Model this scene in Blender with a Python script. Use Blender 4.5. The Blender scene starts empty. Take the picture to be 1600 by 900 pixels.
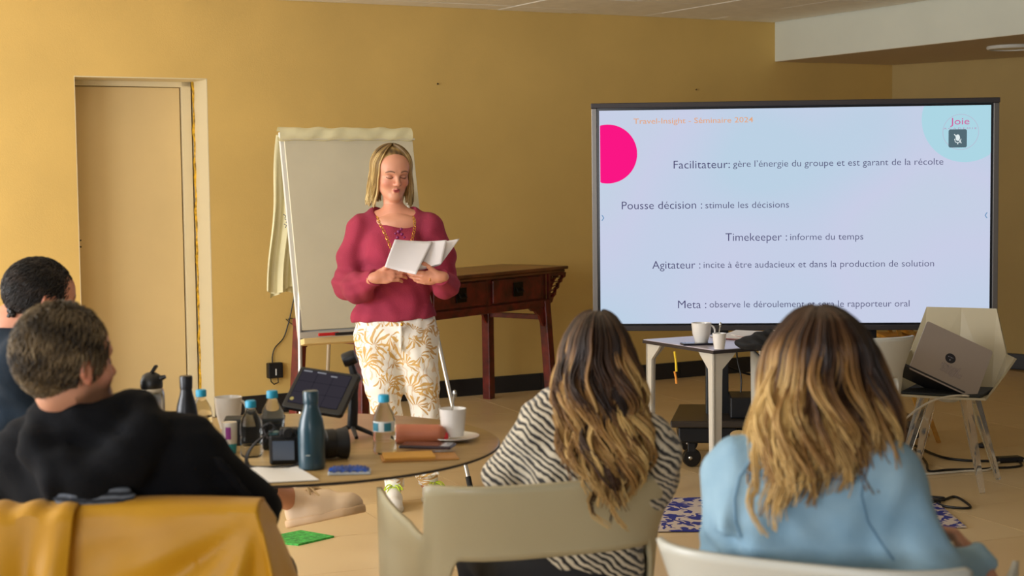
import bpy, bmesh, math, random
import numpy as np
from mathutils import Vector, Matrix
from math import sin, cos, pi, radians
random.seed(7); rng = np.random.default_rng(7)
scn = bpy.context.scene
COL = scn.collection

# ---------------------------------------------------------------- camera
FPX = 2500.0; CAMZ = 1.5; PITCH = 0.068; ROLL = 0.0115
_F = Vector((0, cos(PITCH), -sin(PITCH)))
_U0 = Vector((0, sin(PITCH), cos(PITCH))); _R0 = Vector((1, 0, 0))
_U = _U0*cos(ROLL) + _R0*sin(ROLL); _R = _R0*cos(ROLL) - _U0*sin(ROLL)
cam_data = bpy.data.cameras.new('camera'); cam = bpy.data.objects.new('camera', cam_data)
COL.objects.link(cam); scn.camera = cam
cam_data.sensor_fit = 'HORIZONTAL'; cam_data.sensor_width = 36; cam_data.lens = 36*FPX/1600
cam_data.clip_end = 100
cam_data.dof.use_dof = True; cam_data.dof.focus_distance = 7.7; cam_data.dof.aperture_fstop = 4.5
M = Matrix((_R, _U, -_F)).transposed().to_4x4(); M.translation = Vector((0, 0, CAMZ))
cam.matrix_world = M

def W(px, py, Y):
    """world point that the photograph shows at (px, py), Y metres into the room"""
    d = _F*FPX + _R*(px-800) - _U*(py-450)
    return Vector((0, 0, CAMZ)) + d*(Y/d.y)
def FL(px, py, z=0.0):
    """world point on the horizontal plane at height z"""
    d = _F*FPX + _R*(px-800) - _U*(py-450)
    return Vector((0, 0, CAMZ)) + d*((z-CAMZ)/d.z)

# ---------------------------------------------------------------- world, lights, exposure
scn.view_settings.view_transform = 'Standard'; scn.view_settings.look = 'None'
scn.view_settings.gamma = 1.0; scn.view_settings.use_curve_mapping = False
scn.view_settings.exposure = 0.0
world = bpy.data.worlds.new('world'); scn.world = world; world.use_nodes = True
bg = world.node_tree.nodes['Background']
bg.inputs[0].default_value = (0.95, 0.97, 1.0, 1); bg.inputs[1].default_value = 0.34
def area(name, loc, target, sx, sy, power, col):
    l = bpy.data.lights.new(name, 'AREA'); l.shape = 'RECTANGLE'; l.size = sx; l.size_y = sy
    l.energy = power; l.color = col
    o = bpy.data.objects.new(name, l); COL.objects.link(o); o.location = loc
    o.rotation_euler = (Vector(target)-Vector(loc)).to_track_quat('-Z', 'Y').to_euler()
    return o
# tall daylight windows along the left side of the room, and one more unseen area light behind the camera
area('window_light', (-4.4, 3.6, 1.6), (0, 6.2, 1.9), 2.4, 2.0, 200, (0.97, 0.98, 1.0))
area('window_light', (-4.9, 6.8, 1.6), (-1.0, 8.6, 2.0), 1.8, 2.0, 75, (0.97, 0.98, 1.0))
area('window_light', (-2.2, -2.5, 1.6), (0.3, 6.0, 1.8), 3.0, 2.0, 135, (0.97, 0.98, 1.0))

# ---------------------------------------------------------------- materials
def lin(c):
    return tuple((v/255/12.92 if v/255 <= .04045 else ((v/255+.055)/1.055)**2.4) for v in c)
MATS = {}
class NT:
    """small node-tree helper"""
    def __init__(s, name):
        s.m = bpy.data.materials.new(name); s.m.use_nodes = True; s.t = s.m.node_tree
        s.b = s.t.nodes['Principled BSDF']
    def n(s, kind, **kw):
        n = s.t.nodes.new(kind)
        for k, v in kw.items():
            if k.startswith('i_'):
                key = k[2:]; key = int(key) if key.isdigit() else key.replace('_', ' ')
                n.inputs[key].default_value = v
            else: setattr(n, k, v)
        return n
    def l(s, a, b): s.t.links.new(a, b)
    def ramp(s, fac, stops):
        r = s.n('ShaderNodeValToRGB'); e = r.color_ramp.elements
        while len(e) < len(stops): e.new(.5)
        for i, (p, c) in enumerate(stops):
            e[i].position = p; e[i].color = (*lin(c), 1)
        s.l(fac, r.inputs[0]); return r
    def math(s, op, a, b=None):
        n = s.n('ShaderNodeMath', operation=op)
        for i, v in enumerate((a, b)):
            if v is None: continue
            if isinstance(v, (int, float)): n.inputs[i].default_value = v
            else: s.l(v, n.inputs[i])
        return n.outputs[0]
def mat(name, c, rough=.5, metal=0, var=0, vscale=8, bump=0, bscale=60, spec=.5, sheen=0, trans=0, ior=1.45, alpha=1, coat=0):
    if name in MATS: return MATS[name]
    q = NT(name); b = q.b
    b.inputs['Base Color'].default_value = (*lin(c), 1)
    b.inputs['Roughness'].default_value = rough; b.inputs['Metallic'].default_value = metal
    b.inputs['Specular IOR Level'].default_value = spec
    if sheen: b.inputs['Sheen Weight'].default_value = sheen; b.inputs['Sheen Roughness'].default_value = .5
    if trans: b.inputs['Transmission Weight'].default_value = trans; b.inputs['IOR'].default_value = ior
    if alpha < 1: b.inputs['Alpha'].default_value = alpha
    if coat: b.inputs['Coat Weight'].default_value = coat; b.inputs['Coat Roughness'].default_value = .15
    if var or bump:
        tc = q.n('ShaderNodeTexCoord')
    if var:
        nz = q.n('ShaderNodeTexNoise', i_Scale=vscale, i_Detail=5.0); q.l(tc.outputs['Object'], nz.inputs['Vector'])
        lo = tuple(max(0, v*(1-var)) for v in c); hi = tuple(min(255, v*(1+var)) for v in c)
        r = q.ramp(nz.outputs[0], [(.3, lo), (.7, hi)]); q.l(r.outputs[0], b.inputs['Base Color'])
    if bump:
        nb = q.n('ShaderNodeTexNoise', i_Scale=bscale, i_Detail=4.0); q.l(tc.outputs['Object'], nb.inputs['Vector'])
        bp = q.n('ShaderNodeBump', i_Strength=bump, i_Distance=.01); q.l(nb.outputs[0], bp.inputs['Height'])
        q.l(bp.outputs[0], b.inputs['Normal'])
    MATS[name] = q.m; return q.m
def emit(name, c, strength=1.0):
    if name in MATS: return MATS[name]
    q = NT(name); b = q.b
    b.inputs['Base Color'].default_value = (0, 0, 0, 1); b.inputs['Roughness'].default_value = .5
    b.inputs['Specular IOR Level'].default_value = 0
    b.inputs['Emission Color'].default_value = (*lin(c), 1); b.inputs['Emission Strength'].default_value = strength
    MATS[name] = q.m; return q.m

def skin_mat(name='skin'):
    if name in MATS: return MATS[name]
    q = NT(name); a = q.n('ShaderNodeAttribute', attribute_name='col')
    q.l(a.outputs['Color'], q.b.inputs['Base Color']); q.b.inputs['Roughness'].default_value = .5
    q.b.inputs['Subsurface Weight'].default_value = .08
    q.b.inputs['Subsurface Radius'].default_value = (.02, .008, .004)
    MATS[name] = q.m; return q.m
def hair_mat(name, stops, rough=.42):
    if name in MATS: return MATS[name]
    q = NT(name); a = q.n('ShaderNodeAttribute', attribute_name='shade')
    r = q.ramp(a.outputs['Fac'], stops); q.l(r.outputs[0], q.b.inputs['Base Color'])
    q.b.inputs['Roughness'].default_value = rough; q.b.inputs['Specular IOR Level'].default_value = .45
    MATS[name] = q.m; return q.m

# ---------------------------------------------------------------- mesh building
class MB:
    def __init__(s): s.v = []; s.f = []
    def add(s, vs, fs):
        o = len(s.v); s.v += [tuple(v) for v in vs]; s.f += [tuple(i+o for i in f) for f in fs]; return s
    def box(s, lo, hi, m=None):
        x0, y0, z0 = lo; x1, y1, z1 = hi
        vs = [Vector(p) for p in ((x0,y0,z0),(x1,y0,z0),(x1,y1,z0),(x0,y1,z0),(x0,y0,z1),(x1,y0,z1),(x1,y1,z1),(x0,y1,z1))]
        if m is not None: vs = [m @ v for v in vs]
        return s.add(vs, [(0,3,2,1),(4,5,6,7),(0,1,5,4),(1,2,6,5),(2,3,7,6),(3,0,4,7)])
    def bar(s, a, b, w, h, up=(0,0,1)):
        """square bar from a to b"""
        a = Vector(a); b = Vector(b); d = (b-a).normalized(); u = Vector(up)
        x = d.cross(u)
        if x.length < 1e-4: x = d.cross(Vector((1,0,0)))
        x.normalize(); u = x.cross(d).normalized()
        vs = [p + x*sx*w/2 + u*sz*h/2 for p in (a, b) for sx, sz in ((-1,-1),(1,-1),(1,1),(-1,1))]
        return s.add(vs, [(0,1,2,3),(7,6,5,4),(0,4,5,1),(1,5,6,2),(2,6,7,3),(3,7,4,0)])
    def tube(s, pts, r, n=10, caps=True):
        pts = [Vector(p) for p in pts]; k = len(pts)
        rs = r if isinstance(r, (list, tuple)) else [r]*k
        vs = []; prev = None
        for i, p in enumerate(pts):
            d = (pts[min(i+1,k-1)]-pts[max(i-1,0)])
            d = d.normalized() if d.length > 1e-9 else Vector((0,0,1))
            if prev is None: x = d.cross(Vector((0,0,1)) if abs(d.z) < .9 else Vector((1,0,0))).normalized()
            else:
                x = prev - d*prev.dot(d)
                x = x.normalized() if x.length > 1e-6 else d.orthogonal().normalized()
            prev = x; y = d.cross(x)
            vs += [p + (x*cos(2*pi*j/n)+y*sin(2*pi*j/n))*rs[i] for j in range(n)]
        fs = [(i*n+j, i*n+(j+1)%n, (i+1)*n+(j+1)%n, (i+1)*n+j) for i in range(k-1) for j in range(n)]
        if caps: fs += [tuple(range(n-1,-1,-1)), tuple((k-1)*n+j for j in range(n))]
        return s.add(vs, fs)
    def lathe(s, prof, n=24, c=(0,0,0), m=None, cap=True):
        vs = []
        for r, z in prof:
            vs += [Vector((c[0]+r*cos(2*pi*j/n), c[1]+r*sin(2*pi*j/n), c[2]+z)) for j in range(n)]
        if m is not None: vs = [m @ v for v in vs]
        k = len(prof)
        fs = [(i*n+j, i*n+(j+1)%n, (i+1)*n+(j+1)%n, (i+1)*n+j) for i in range(k-1) for j in range(n)]
        if cap: fs += [tuple(range(n-1,-1,-1)), tuple((k-1)*n+j for j in range(n))]
        return s.add(vs, fs)
    def prism(s, poly, h, m=None):
        """2D polygon (x,y) from z=0 to h, placed with matrix m"""
        n = len(poly)
        vs = [Vector((x,y,0)) for x,y in poly]+[Vector((x,y,h)) for x,y in poly]
        if m is not None: vs = [m @ v for v in vs]
        return s.add(vs, [tuple(range(n-1,-1,-1)), tuple(range(n,2*n))]+[(i,(i+1)%n,n+(i+1)%n,n+i) for i in range(n)])
    def grid(s, fn, nu, nv):
        vs = [fn(i/(nu-1), j/(nv-1)) for i in range(nu) for j in range(nv)]
        return s.add(vs, [(i*nv+j, (i+1)*nv+j, (i+1)*nv+j+1, i*nv+j+1) for i in range(nu-1) for j in range(nv-1)])
    def ball(s, c, r, n=12):
        k = n//2; c = Vector(c); rr = Vector(r) if not isinstance(r, (int, float)) else Vector((r,r,r))
        vs = []
        for i in range(1, k):
            a = pi*i/k
            vs += [c+Vector((rr.x*sin(a)*cos(2*pi*j/n), rr.y*sin(a)*sin(2*pi*j/n), rr.z*cos(a))) for j in range(n)]
        t = len(vs); vs += [c+Vector((0,0,rr.z)), c-Vector((0,0,rr.z))]
        fs = [(i*n+j, (i+1)*n+j, (i+1)*n+(j+1)%n, i*n+(j+1)%n) for i in range(k-2) for j in range(n)]
        fs += [(t, j, (j+1)%n) for j in range(n)] + [(t+1, (k-2)*n+(j+1)%n, (k-2)*n+j) for j in range(n)]
        return s.add(vs, fs)

def link(name, me, m, parent=None, loc=None, rot=None):
    o = bpy.data.objects.new(name, me); COL.objects.link(o)
    if m is not None: me.materials.append(m)
    if parent is not None: o.parent = parent
    if loc is not None: o.location = loc
    if rot is not None: o.rotation_euler = rot
    return o
def build(name, mb, m, parent=None, smooth=False, org=None, bevel=0, solid=0, sub=0, loc=None, rot=None, fix=True, angle=40):
    me = bpy.data.meshes.new(name)
    vs = mb.v if org is None else [tuple(Vector(v)-Vector(org)) for v in mb.v]
    me.from_pydata(vs, [], mb.f); me.update()
    if fix:
        b = bmesh.new(); b.from_mesh(me); bmesh.ops.recalc_face_normals(b, faces=b.faces); b.to_mesh(me); b.free()
    if smooth:
        me.polygons.foreach_set('use_smooth', [True]*len(me.polygons))
        try: me.set_sharp_from_angle(angle=radians(angle))
        except Exception: pass
    o = link(name, me, m, parent, loc, rot)
    if solid:
        md = o.modifiers.new('solid', 'SOLIDIFY'); md.thickness = solid; md.offset = 0
    if bevel:
        md = o.modifiers.new('bevel', 'BEVEL'); md.width = bevel; md.segments = 2; md.limit_method = 'ANGLE'; md.angle_limit = radians(40)
    if sub:
        md = o.modifiers.new('sub', 'SUBSURF'); md.levels = sub; md.render_levels = sub
    return o
def npmesh(name, V, Fq, m, parent=None, org=None, attr=None, col=None):
    """fast mesh from arrays of vertices and quads"""
    me = bpy.data.meshes.new(name); V = np.asarray(V, dtype=np.float32)
    if org is not None: V = V - np.array(org, dtype=np.float32)
    me.vertices.add(len(V)); me.vertices.foreach_set('co', V.ravel())
    n = len(Fq); me.loops.add(n*4); me.loops.foreach_set('vertex_index', np.asarray(Fq, dtype=np.int32).ravel())
    me.polygons.add(n); me.polygons.foreach_set('loop_start', np.arange(0, n*4, 4, dtype=np.int32))
    me.polygons.foreach_set('use_smooth', np.ones(n, dtype=bool))
    me.update(calc_edges=True); me.validate()
    if attr is not None:
        a = me.attributes.new('shade', 'FLOAT', 'POINT'); a.data.foreach_set('value', np.asarray(attr, dtype=np.float32).ravel())
    if col is not None:
        a = me.attributes.new('col', 'FLOAT_COLOR', 'POINT')
        a.data.foreach_set('color', np.asarray(col, dtype=np.float32).ravel())
    return link(name, me, m, parent)
def tag(o, label, cat, group=None):
    o['label'] = label; o['category'] = cat
    if group: o['group'] = group
    return o
def thing(name, label, cat, loc=(0,0,0), rotz=0, group=None):
    o = bpy.data.objects.new(name, None); COL.objects.link(o); o.empty_display_size = .1
    o.location = loc; o.rotation_euler = (0, 0, rotz); return tag(o, label, cat, group)
def struct(o): o['kind'] = 'structure'; return o
def dup(root, loc, rotz, label, group=None):
    r = root.copy(); COL.objects.link(r); r.location = loc; r.rotation_euler = (0, 0, rotz); r['label'] = label
    if group: r['group'] = group
    for ch in list(root.children):
        c = ch.copy(); COL.objects.link(c); c.parent = r
        for g in ch.children:
            d = g.copy(); COL.objects.link(d); d.parent = c
    return r

# ---------------------------------------------------------------- smooth implicit surfaces
class SDF:
    def __init__(s, lo, hi, h):
        s.lo = np.array(lo, dtype=np.float32); s.h = h
        s.n = np.ceil((np.array(hi)-np.array(lo))/h).astype(int)+1
        s.ax = [s.lo[i]+h*np.arange(s.n[i], dtype=np.float32) for i in range(3)]
        s.d = np.full(s.n, .2, dtype=np.float32)
    def _box(s, lo, hi):
        sl = []; g = []
        for i in range(3):
            a = int(max(0, math.floor((lo[i]-s.lo[i])/s.h))); b = int(min(s.n[i], math.ceil((hi[i]-s.lo[i])/s.h)+1))
            if b <= a: return None, None
            sl.append(slice(a, b)); sh = [1,1,1]; sh[i] = b-a; g.append(s.ax[i][a:b].reshape(sh))
        return tuple(sl), g
    def _mix(s, sl, e, k, mode):
        d = s.d[sl]
        if mode == 'u':
            h = np.clip(.5+.5*(d-e)/k, 0, 1); s.d[sl] = d+(e-d)*h-k*h*(1-h)
        elif mode == 's':
            h = np.clip(.5-.5*(d+e)/k, 0, 1); s.d[sl] = d+(-e-d)*h+k*h*(1-h)
    def cap(s, a, b, ra, rb=None, k=.02, mode='u'):
        a = np.array(a, dtype=np.float32); b = np.array(b, dtype=np.float32); rb = ra if rb is None else rb
        m = max(ra, rb)+k*1.6+s.h*2
        sl, g = s._box(np.minimum(a,b)-m, np.maximum(a,b)+m)
        if sl is None: return s
        ba = b-a; L = max(float(ba@ba), 1e-9)
        x, y, z = g[0]-a[0], g[1]-a[1], g[2]-a[2]
        t = np.clip((x*ba[0]+y*ba[1]+z*ba[2])/L, 0, 1)
        e = np.sqrt((x-t*ba[0])**2+(y-t*ba[1])**2+(z-t*ba[2])**2)-(ra+(rb-ra)*t)
        s._mix(sl, e, k, mode); return s
    def ell(s, c, r, R=None, k=.02, mode='u'):
        c = np.array(c, dtype=np.float32); r = np.array(r, dtype=np.float32)
        m = float(r.max())*1.0+k*1.6+s.h*2
        if R is None: mm = r+k*1.6+s.h*2
        else: mm = np.array([m,m,m])
        sl, g = s._box(c-mm, c+mm)
        if sl is None: return s
        x, y, z = g[0]-c[0], g[1]-c[1], g[2]-c[2]
        if R is not None:
            R = np.array(R, dtype=np.float32)
            x, y, z = (R[0,0]*x+R[1,0]*y+R[2,0]*z, R[0,1]*x+R[1,1]*y+R[2,1]*z, R[0,2]*x+R[1,2]*y+R[2,2]*z)
        k0 = np.sqrt((x/r[0])**2+(y/r[1])**2+(z/r[2])**2)
        k1 = np.sqrt((x/r[0]**2)**2+(y/r[1]**2)**2+(z/r[2]**2)**2)+1e-6
        s._mix(sl, k0*(k0-1)/k1, k, mode); return s
    def chain(s, pts, rs, k=.02, mode='u'):
        for i in range(len(pts)-1): s.cap(pts[i], pts[i+1], rs[i], rs[i+1], k, mode)
        return s
    def plane(s, p, n, k=.006):
        """keep the side the normal points away from"""
        n = np.array(n, dtype=np.float32); n = n/np.linalg.norm(n); p = np.array(p, dtype=np.float32)
        e = (s.ax[0].reshape(-1,1,1)-p[0])*n[0]+(s.ax[1].reshape(1,-1,1)-p[1])*n[1]+(s.ax[2].reshape(1,1,-1)-p[2])*n[2]
        s.d = np.maximum(s.d, e.astype(np.float32)); return s
    def field(s, fn, band=.03):
        """displace by fn(x,y,z) near the surface"""
        idx = np.nonzero(np.abs(s.d) < band)
        x, y, z = s.ax[0][idx[0]], s.ax[1][idx[1]], s.ax[2][idx[2]]
        s.d[idx] += fn(x, y, z).astype(np.float32); return s
    def mesh(s):
        d = s.d; ins = d < 0
        n = d.shape
        c = [(i,j,k) for i in (0,1) for j in (0,1) for k in (0,1)]
        sm = np.zeros((n[0]-1,n[1]-1,n[2]-1), dtype=np.int8)
        for i,j,k in c: sm += ins[i:n[0]-1+i, j:n[1]-1+j, k:n[2]-1+k]
        act = (sm > 0) & (sm < 8)
        I = np.array(np.nonzero(act)).T
        idm = np.full(act.shape, -1, dtype=np.int32); idm[act] = np.arange(len(I))
        acc = np.zeros((len(I),3), dtype=np.float32); cnt = np.zeros(len(I), dtype=np.float32)
        for ax in range(3):
            o = [a for a in range(3) if a != ax]
            for p in (0,1):
                for q in (0,1):
                    A = I.copy(); A[:,o[0]] += p; A[:,o[1]] += q; B = A.copy(); B[:,ax] += 1
                    da = d[A[:,0],A[:,1],A[:,2]]; db = d[B[:,0],B[:,1],B[:,2]]
                    cr = (da < 0) != (db < 0); t = np.where(cr, da/np.where(cr, da-db, 1), 0)
                    P = (A-I).astype(np.float32); P[:,ax] += t
                    acc[cr] += P[cr]; cnt[cr] += 1
        V = s.lo + s.h*(I + acc/np.maximum(cnt,1)[:,None])
        Q = []
        for ax in range(3):
            o = [(ax+1)%3, (ax+2)%3]
            s0 = [slice(None)]*3; s1 = [slice(None)]*3; s0[ax] = slice(0,-1); s1[ax] = slice(1,None)
            a = ins[tuple(s0)]; b = ins[tuple(s1)]
            E = np.array(np.nonzero(a != b)).T
            E = E[(E[:,o[0]] >= 1) & (E[:,o[1]] >= 1) & (E[:,o[0]] < n[o[0]]-1) & (E[:,o[1]] < n[o[1]]-1)]
            if not len(E): continue
            def cell(p, q):
                C = E.copy(); C[:,o[0]] -= p; C[:,o[1]] -= q; return idm[C[:,0],C[:,1],C[:,2]]
            q = np.stack([cell(1,1), cell(0,1), cell(0,0), cell(1,0)], 1)
            fl = ~a[E[:,0],E[:,1],E[:,2]]
            q[fl] = q[fl][:,::-1]; Q.append(q)
        return V, np.concatenate(Q)
def join(parts):
    Vs = []; Fs = []; o = 0
    for V, F in parts: Vs.append(V); Fs.append(F+o); o += len(V)
    return np.concatenate(Vs), np.concatenate(Fs)
def strands(P, R, shade):
    """P (S,N,3) paths, R (S,N) radii, shade (S,N): 4-sided tapering strands"""
    S, N, _ = P.shape
    D = np.gradient(P, axis=1); D /= np.linalg.norm(D, axis=2, keepdims=True)+1e-9
    ref = np.zeros_like(D); ref[...,1] = 1.0; ref[...,0] = .13
    X = np.cross(D, ref); X /= np.linalg.norm(X, axis=2, keepdims=True)+1e-9
    Yv = np.cross(D, X)
    V = np.stack([P+X*R[...,None], P+Yv*R[...,None], P-X*R[...,None], P-Yv*R[...,None]], 2)  # S,N,4,3
    base = (np.arange(S)[:,None,None]*N*4 + np.arange(N-1)[None,:,None]*4)
    j = np.arange(4)[None,None,:]; j2 = (j+1) % 4
    Q = np.stack([base+j, base+j2, base+4+j2, base+4+j], -1).reshape(-1,4)
    sh = np.repeat(shade[...,None], 4, axis=2)
    return V.reshape(-1,3), Q, sh.reshape(-1)
# ================================================================ THE ROOM
ALPHA = math.atan(.55); DX = Vector((cos(ALPHA), sin(ALPHA), 0)); NX = Vector((sin(ALPHA), -cos(ALPHA), 0))
WO = Vector((0, 11.236, 0))
def LW(s_, t, z): return WO + DX*s_ + NX*t + Vector((0, 0, z))
MW = Matrix(((DX.x, NX.x, 0, WO.x), (DX.y, NX.y, 0, WO.y), (0, 0, 1, 0), (0, 0, 0, 1)))
CEIL = 2.67; SOF = 2.376; SB = 2.324; SC = 3.505
DS0, DS1, DTOP = -3.019, -2.183, 2.156

wallm = mat('yellow_wall_paint', (214, 180, 104), .75, var=.03, vscale=1.5, bump=.08, bscale=120)
revealm = mat('door_reveal_paint', (222, 208, 170), .6, bump=.05, bscale=90)
whitem = mat('white_beam_paint', (214, 216, 200), .75, var=.02, vscale=2)
soffm = mat('shaded_soffit_paint', (200, 182, 150), .8)  # brownish tone puts shade and warm floor bounce into the colour
blackb = mat('black_skirting', (26, 25, 26), .35)
mb = MB()
mb.box((-8, -.35, 0), (DS0, 0, 3.2), MW); mb.box((DS1, -.35, 0), (SC+.3, 0, 3.2), MW); mb.box((DS0, -.35, DTOP), (DS1, 0, 3.2), MW)
mb.box((DS0-.02, -.6, 0), (DS1+.02, -.352, 2.3), MW)
wb = struct(build('wall_back', mb, wallm))
# crack and small screw holes in the paint
mb = MB()
for (px, py, r) in ((684,131,.007),(1088,140,.006)):
    u = (px-800)/2500; Y = 11.236/(1-.55*u); p = W(px, py, Y-.008)
    mb.ball(p, r, 8)
build('screw_hole', mb, mat('dark_hole', (60, 42, 20), .9), wb)
C0 = LW(SC, 0, 0); C1 = W(1600, 90, 12.2); C1.z = 0; dr = (C1-C0).normalized(); nr = Vector((dr.y, -dr.x, 0))
if nr.y > 0: nr = -nr
MR = Matrix(((dr.x, nr.x, 0, C0.x), (dr.y, nr.y, 0, C0.y), (0, 0, 1, 0), (0, 0, 0, 1)))
wr = struct(build('wall_right', MB().box((0, -.3, 0), (9, 0, 3.2), MR), mat('shaded_yellow_wall_paint', (176, 150, 92), .75, var=.03, vscale=1.5, bump=.08, bscale=120)))  # same yellow paint, its colour darkened to stand for the shade on this wall
# skirting: tiles
def skirting(name, s0, s1, mat4):
    base = struct(build(name, MB().box((s0, 0, 0), (s1, .008, .118), mat4), mat('grout_dark', (52, 48, 44), .9)))
    me = None; x = s0
    while x < s1-.02:
        e = min(x+.4, s1)
        if me is None or e-x < .395:
            m2 = MB().box((.002, .008, 0), (e-x-.002, .018, .115)); o = build('skirting_tile', m2, blackb, base)
            if me is None: me = o.data
        else:
            o = bpy.data.objects.new('skirting_tile', me); COL.objects.link(o); o.parent = base
        o.matrix_local = mat4 @ Matrix.Translation((x, 0, 0)); x = e
skirting('baseboard_back', DS1, SC, MW)
skirting('baseboard_left', -5.8, DS0, MW)
skirting('baseboard_right', .02, 6, MR)

# door in its deep niche
mb = MB()
mb.box((DS0, -.3, 0), (DS0+.004, .0, DTOP), MW); mb.box((DS1-.006, -.3, 0), (DS1, .001, DTOP), MW); mb.box((DS0, -.3, DTOP-.006), (DS1, .001, DTOP), MW)
fr = struct(build('trim_1', mb, revealm))
doorm = mat('beige_door_leaf', (220, 194, 140), .55, var=.02, vscale=2)
d = struct(build('door_1', MB().box((DS0+.004, -.34, .01), (-2.270, -.305, 2.112), MW), doorm, bevel=.003))
build('door_frame', MB().box((-2.262, -.35, 0), (-2.2, -.285, 2.15), MW).box((DS0+.004, -.35, 2.116), (-2.2, -.285, 2.15), MW), revealm, d, bevel=.002)
build('door_gap', MB().box((-2.272, -.35, 0), (-2.26, -.335, 2.12), MW), mat('gap_black', (16, 12, 10), .9), d)
mb = MB(); N = 60
def seal(u, v):
    z = 2.15*u; s_ = -2.196 + .003*sin(z*23)+.002*sin(z*61) + .013*v
    return LW(s_, -.262+.006*sin(z*37), z)
build('foam_seal', MB().grid(seal, N, 2), mat('ochre_foam', (196, 148, 30), .8, var=.35, vscale=40, bump=.4, bscale=60), d, solid=.02)
mb = MB()
for z in (1.115, 1.155): mb.ball(LW(DS0+.016, -.02, z), .006, 8)
build('hinge_pin', mb, mat('dark_metal', (52, 44, 36), .4, .7), d)

# floor and its tiles
fm = mat('floor_grout', (168, 142, 100), .8)
fl = struct(build('floor', MB().box((-9, -5, -.12), (9, 16, -.006)), fm))
q = NT('floor_tile_ceramic'); tc = q.n('ShaderNodeTexCoord'); oi = q.n('ShaderNodeObjectInfo')
nz = q.n('ShaderNodeTexNoise', i_Scale=3.0, i_Detail=6.0); q.l(tc.outputs['Object'], nz.inputs['Vector'])
mx = q.math('ADD', q.math('MULTIPLY', nz.outputs[0], .7), q.math('MULTIPLY', oi.outputs['Random'], .3))
r = q.ramp(mx, [(.25, (212, 182, 134)), (.8, (224, 197, 150))]); q.l(r.outputs[0], q.b.inputs['Base Color'])
q.b.inputs['Roughness'].default_value = .33; q.b.inputs['Specular IOR Level'].default_value = .4
n2 = q.n('ShaderNodeTexNoise', i_Scale=6.0, i_Detail=3.0); q.l(tc.outputs['Object'], n2.inputs['Vector'])
rr = q.n('ShaderNodeMapRange', i_3=.26, i_4=.42); q.l(n2.outputs[0], rr.inputs[0]); q.l(rr.outputs[0], q.b.inputs['Roughness'])
tilem = q.m
T = .6; ra = radians(22); me = None; cnt = 0
for i in range(-14, 20):
    for j in range(-4, 30):
        x = i*T*cos(ra)-j*T*sin(ra)-.1; y = i*T*sin(ra)+j*T*cos(ra)+.15
        if not (-3.6 < x < 4.6 and 1.6 < y < 13): continue
        t = (Vector((x, y, 0))-WO).dot(NX)
        if t < -.1 or abs(x) > .36*y+1.0: continue
        if (Vector((x, y, 0))-C0).dot(nr) < -.1: continue
        if me is None:
            o = build('floor_tile', MB().box((-T/2+.0015, -T/2+.0015, -.008), (T/2-.0015, T/2-.0015, 0)), tilem, fl, bevel=.001); me = o.data
            o.modifiers.clear()
        else:
            o = bpy.data.objects.new('floor_tile', me); COL.objects.link(o); o.parent = fl
        o.location = (x, y, random.uniform(-.0004, .0004)); o.rotation_euler = (0, 0, ra); cnt += 1
print('floor tiles', cnt)

# suspended ceiling with 0.6 m tiles, white beam and lower ceiling on the right
ce = struct(build('ceiling', MB().box((-8, 0, CEIL+.02), (SB, 14, CEIL+.12), MW), mat('ceiling_grid', (150, 140, 112), .8)))
cm = mat('ceiling_tile_mineral', (250, 246, 232), .9, var=.02, vscale=9, bump=.15, bscale=90)
me = None
for i in range(18):
    for j in range(14):
        s0 = SB-.02-(i+1)*.6; t0 = .25+(j-1)*.6
        if j == 0: t0 = 0
        w = .6; h = .25 if j == 0 else .6
        if j == 0:
            o = build('ceiling_tile', MB().box((.004, .004, 0), (w-.004, h-.004, .03)), cm, ce)
        elif me is None:
            o = build('ceiling_tile', MB().box((.004, .004, 0), (w-.004, h-.004, .03)), cm, ce); me = o.data
        else:
            o = bpy.data.objects.new('ceiling_tile', me); COL.objects.link(o); o.parent = ce
        o.matrix_local = MW @ Matrix.Translation((s0, t0, CEIL+random.uniform(-.002, .002)))
beam = struct(build('trim_2', MB().box((SB, 0, SOF), (SB+.35, 14, CEIL+.12), MW), whitem))
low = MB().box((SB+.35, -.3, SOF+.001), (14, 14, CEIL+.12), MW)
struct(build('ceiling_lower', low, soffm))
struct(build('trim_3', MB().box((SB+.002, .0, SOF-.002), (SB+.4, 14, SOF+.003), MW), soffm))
# sliver of a white beam at the top left
p = W(20, 2, 9.0)
b2 = MB().box((-7.6, .1, 2.0), (-4.2, 14, 3.0), Matrix.Translation((0,0,.50)) @ MW)
# round ceiling lamp on the lower ceiling
c = FL(1582, 72, SOF); lamp = thing('ceiling_lamp', 'flat round white ceiling lamp on the lowered ceiling at upper right', 'lamp', (c.x, c.y, SOF))
build('lamp_rim', MB().lathe([(.17,0),(.175,-.012),(.165,-.022),(.155,-.022),(.155,-.006),(.01,-.006)], 40), mat('lamp_white', (225, 225, 215), .4), lamp, smooth=True)
build('lamp_diffuser', MB().lathe([(.154,-.008),(.15,-.016),(.08,-.02),(.001,-.021)], 40), mat('lamp_opal', (205, 202, 190), .3), lamp, smooth=True)
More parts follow.
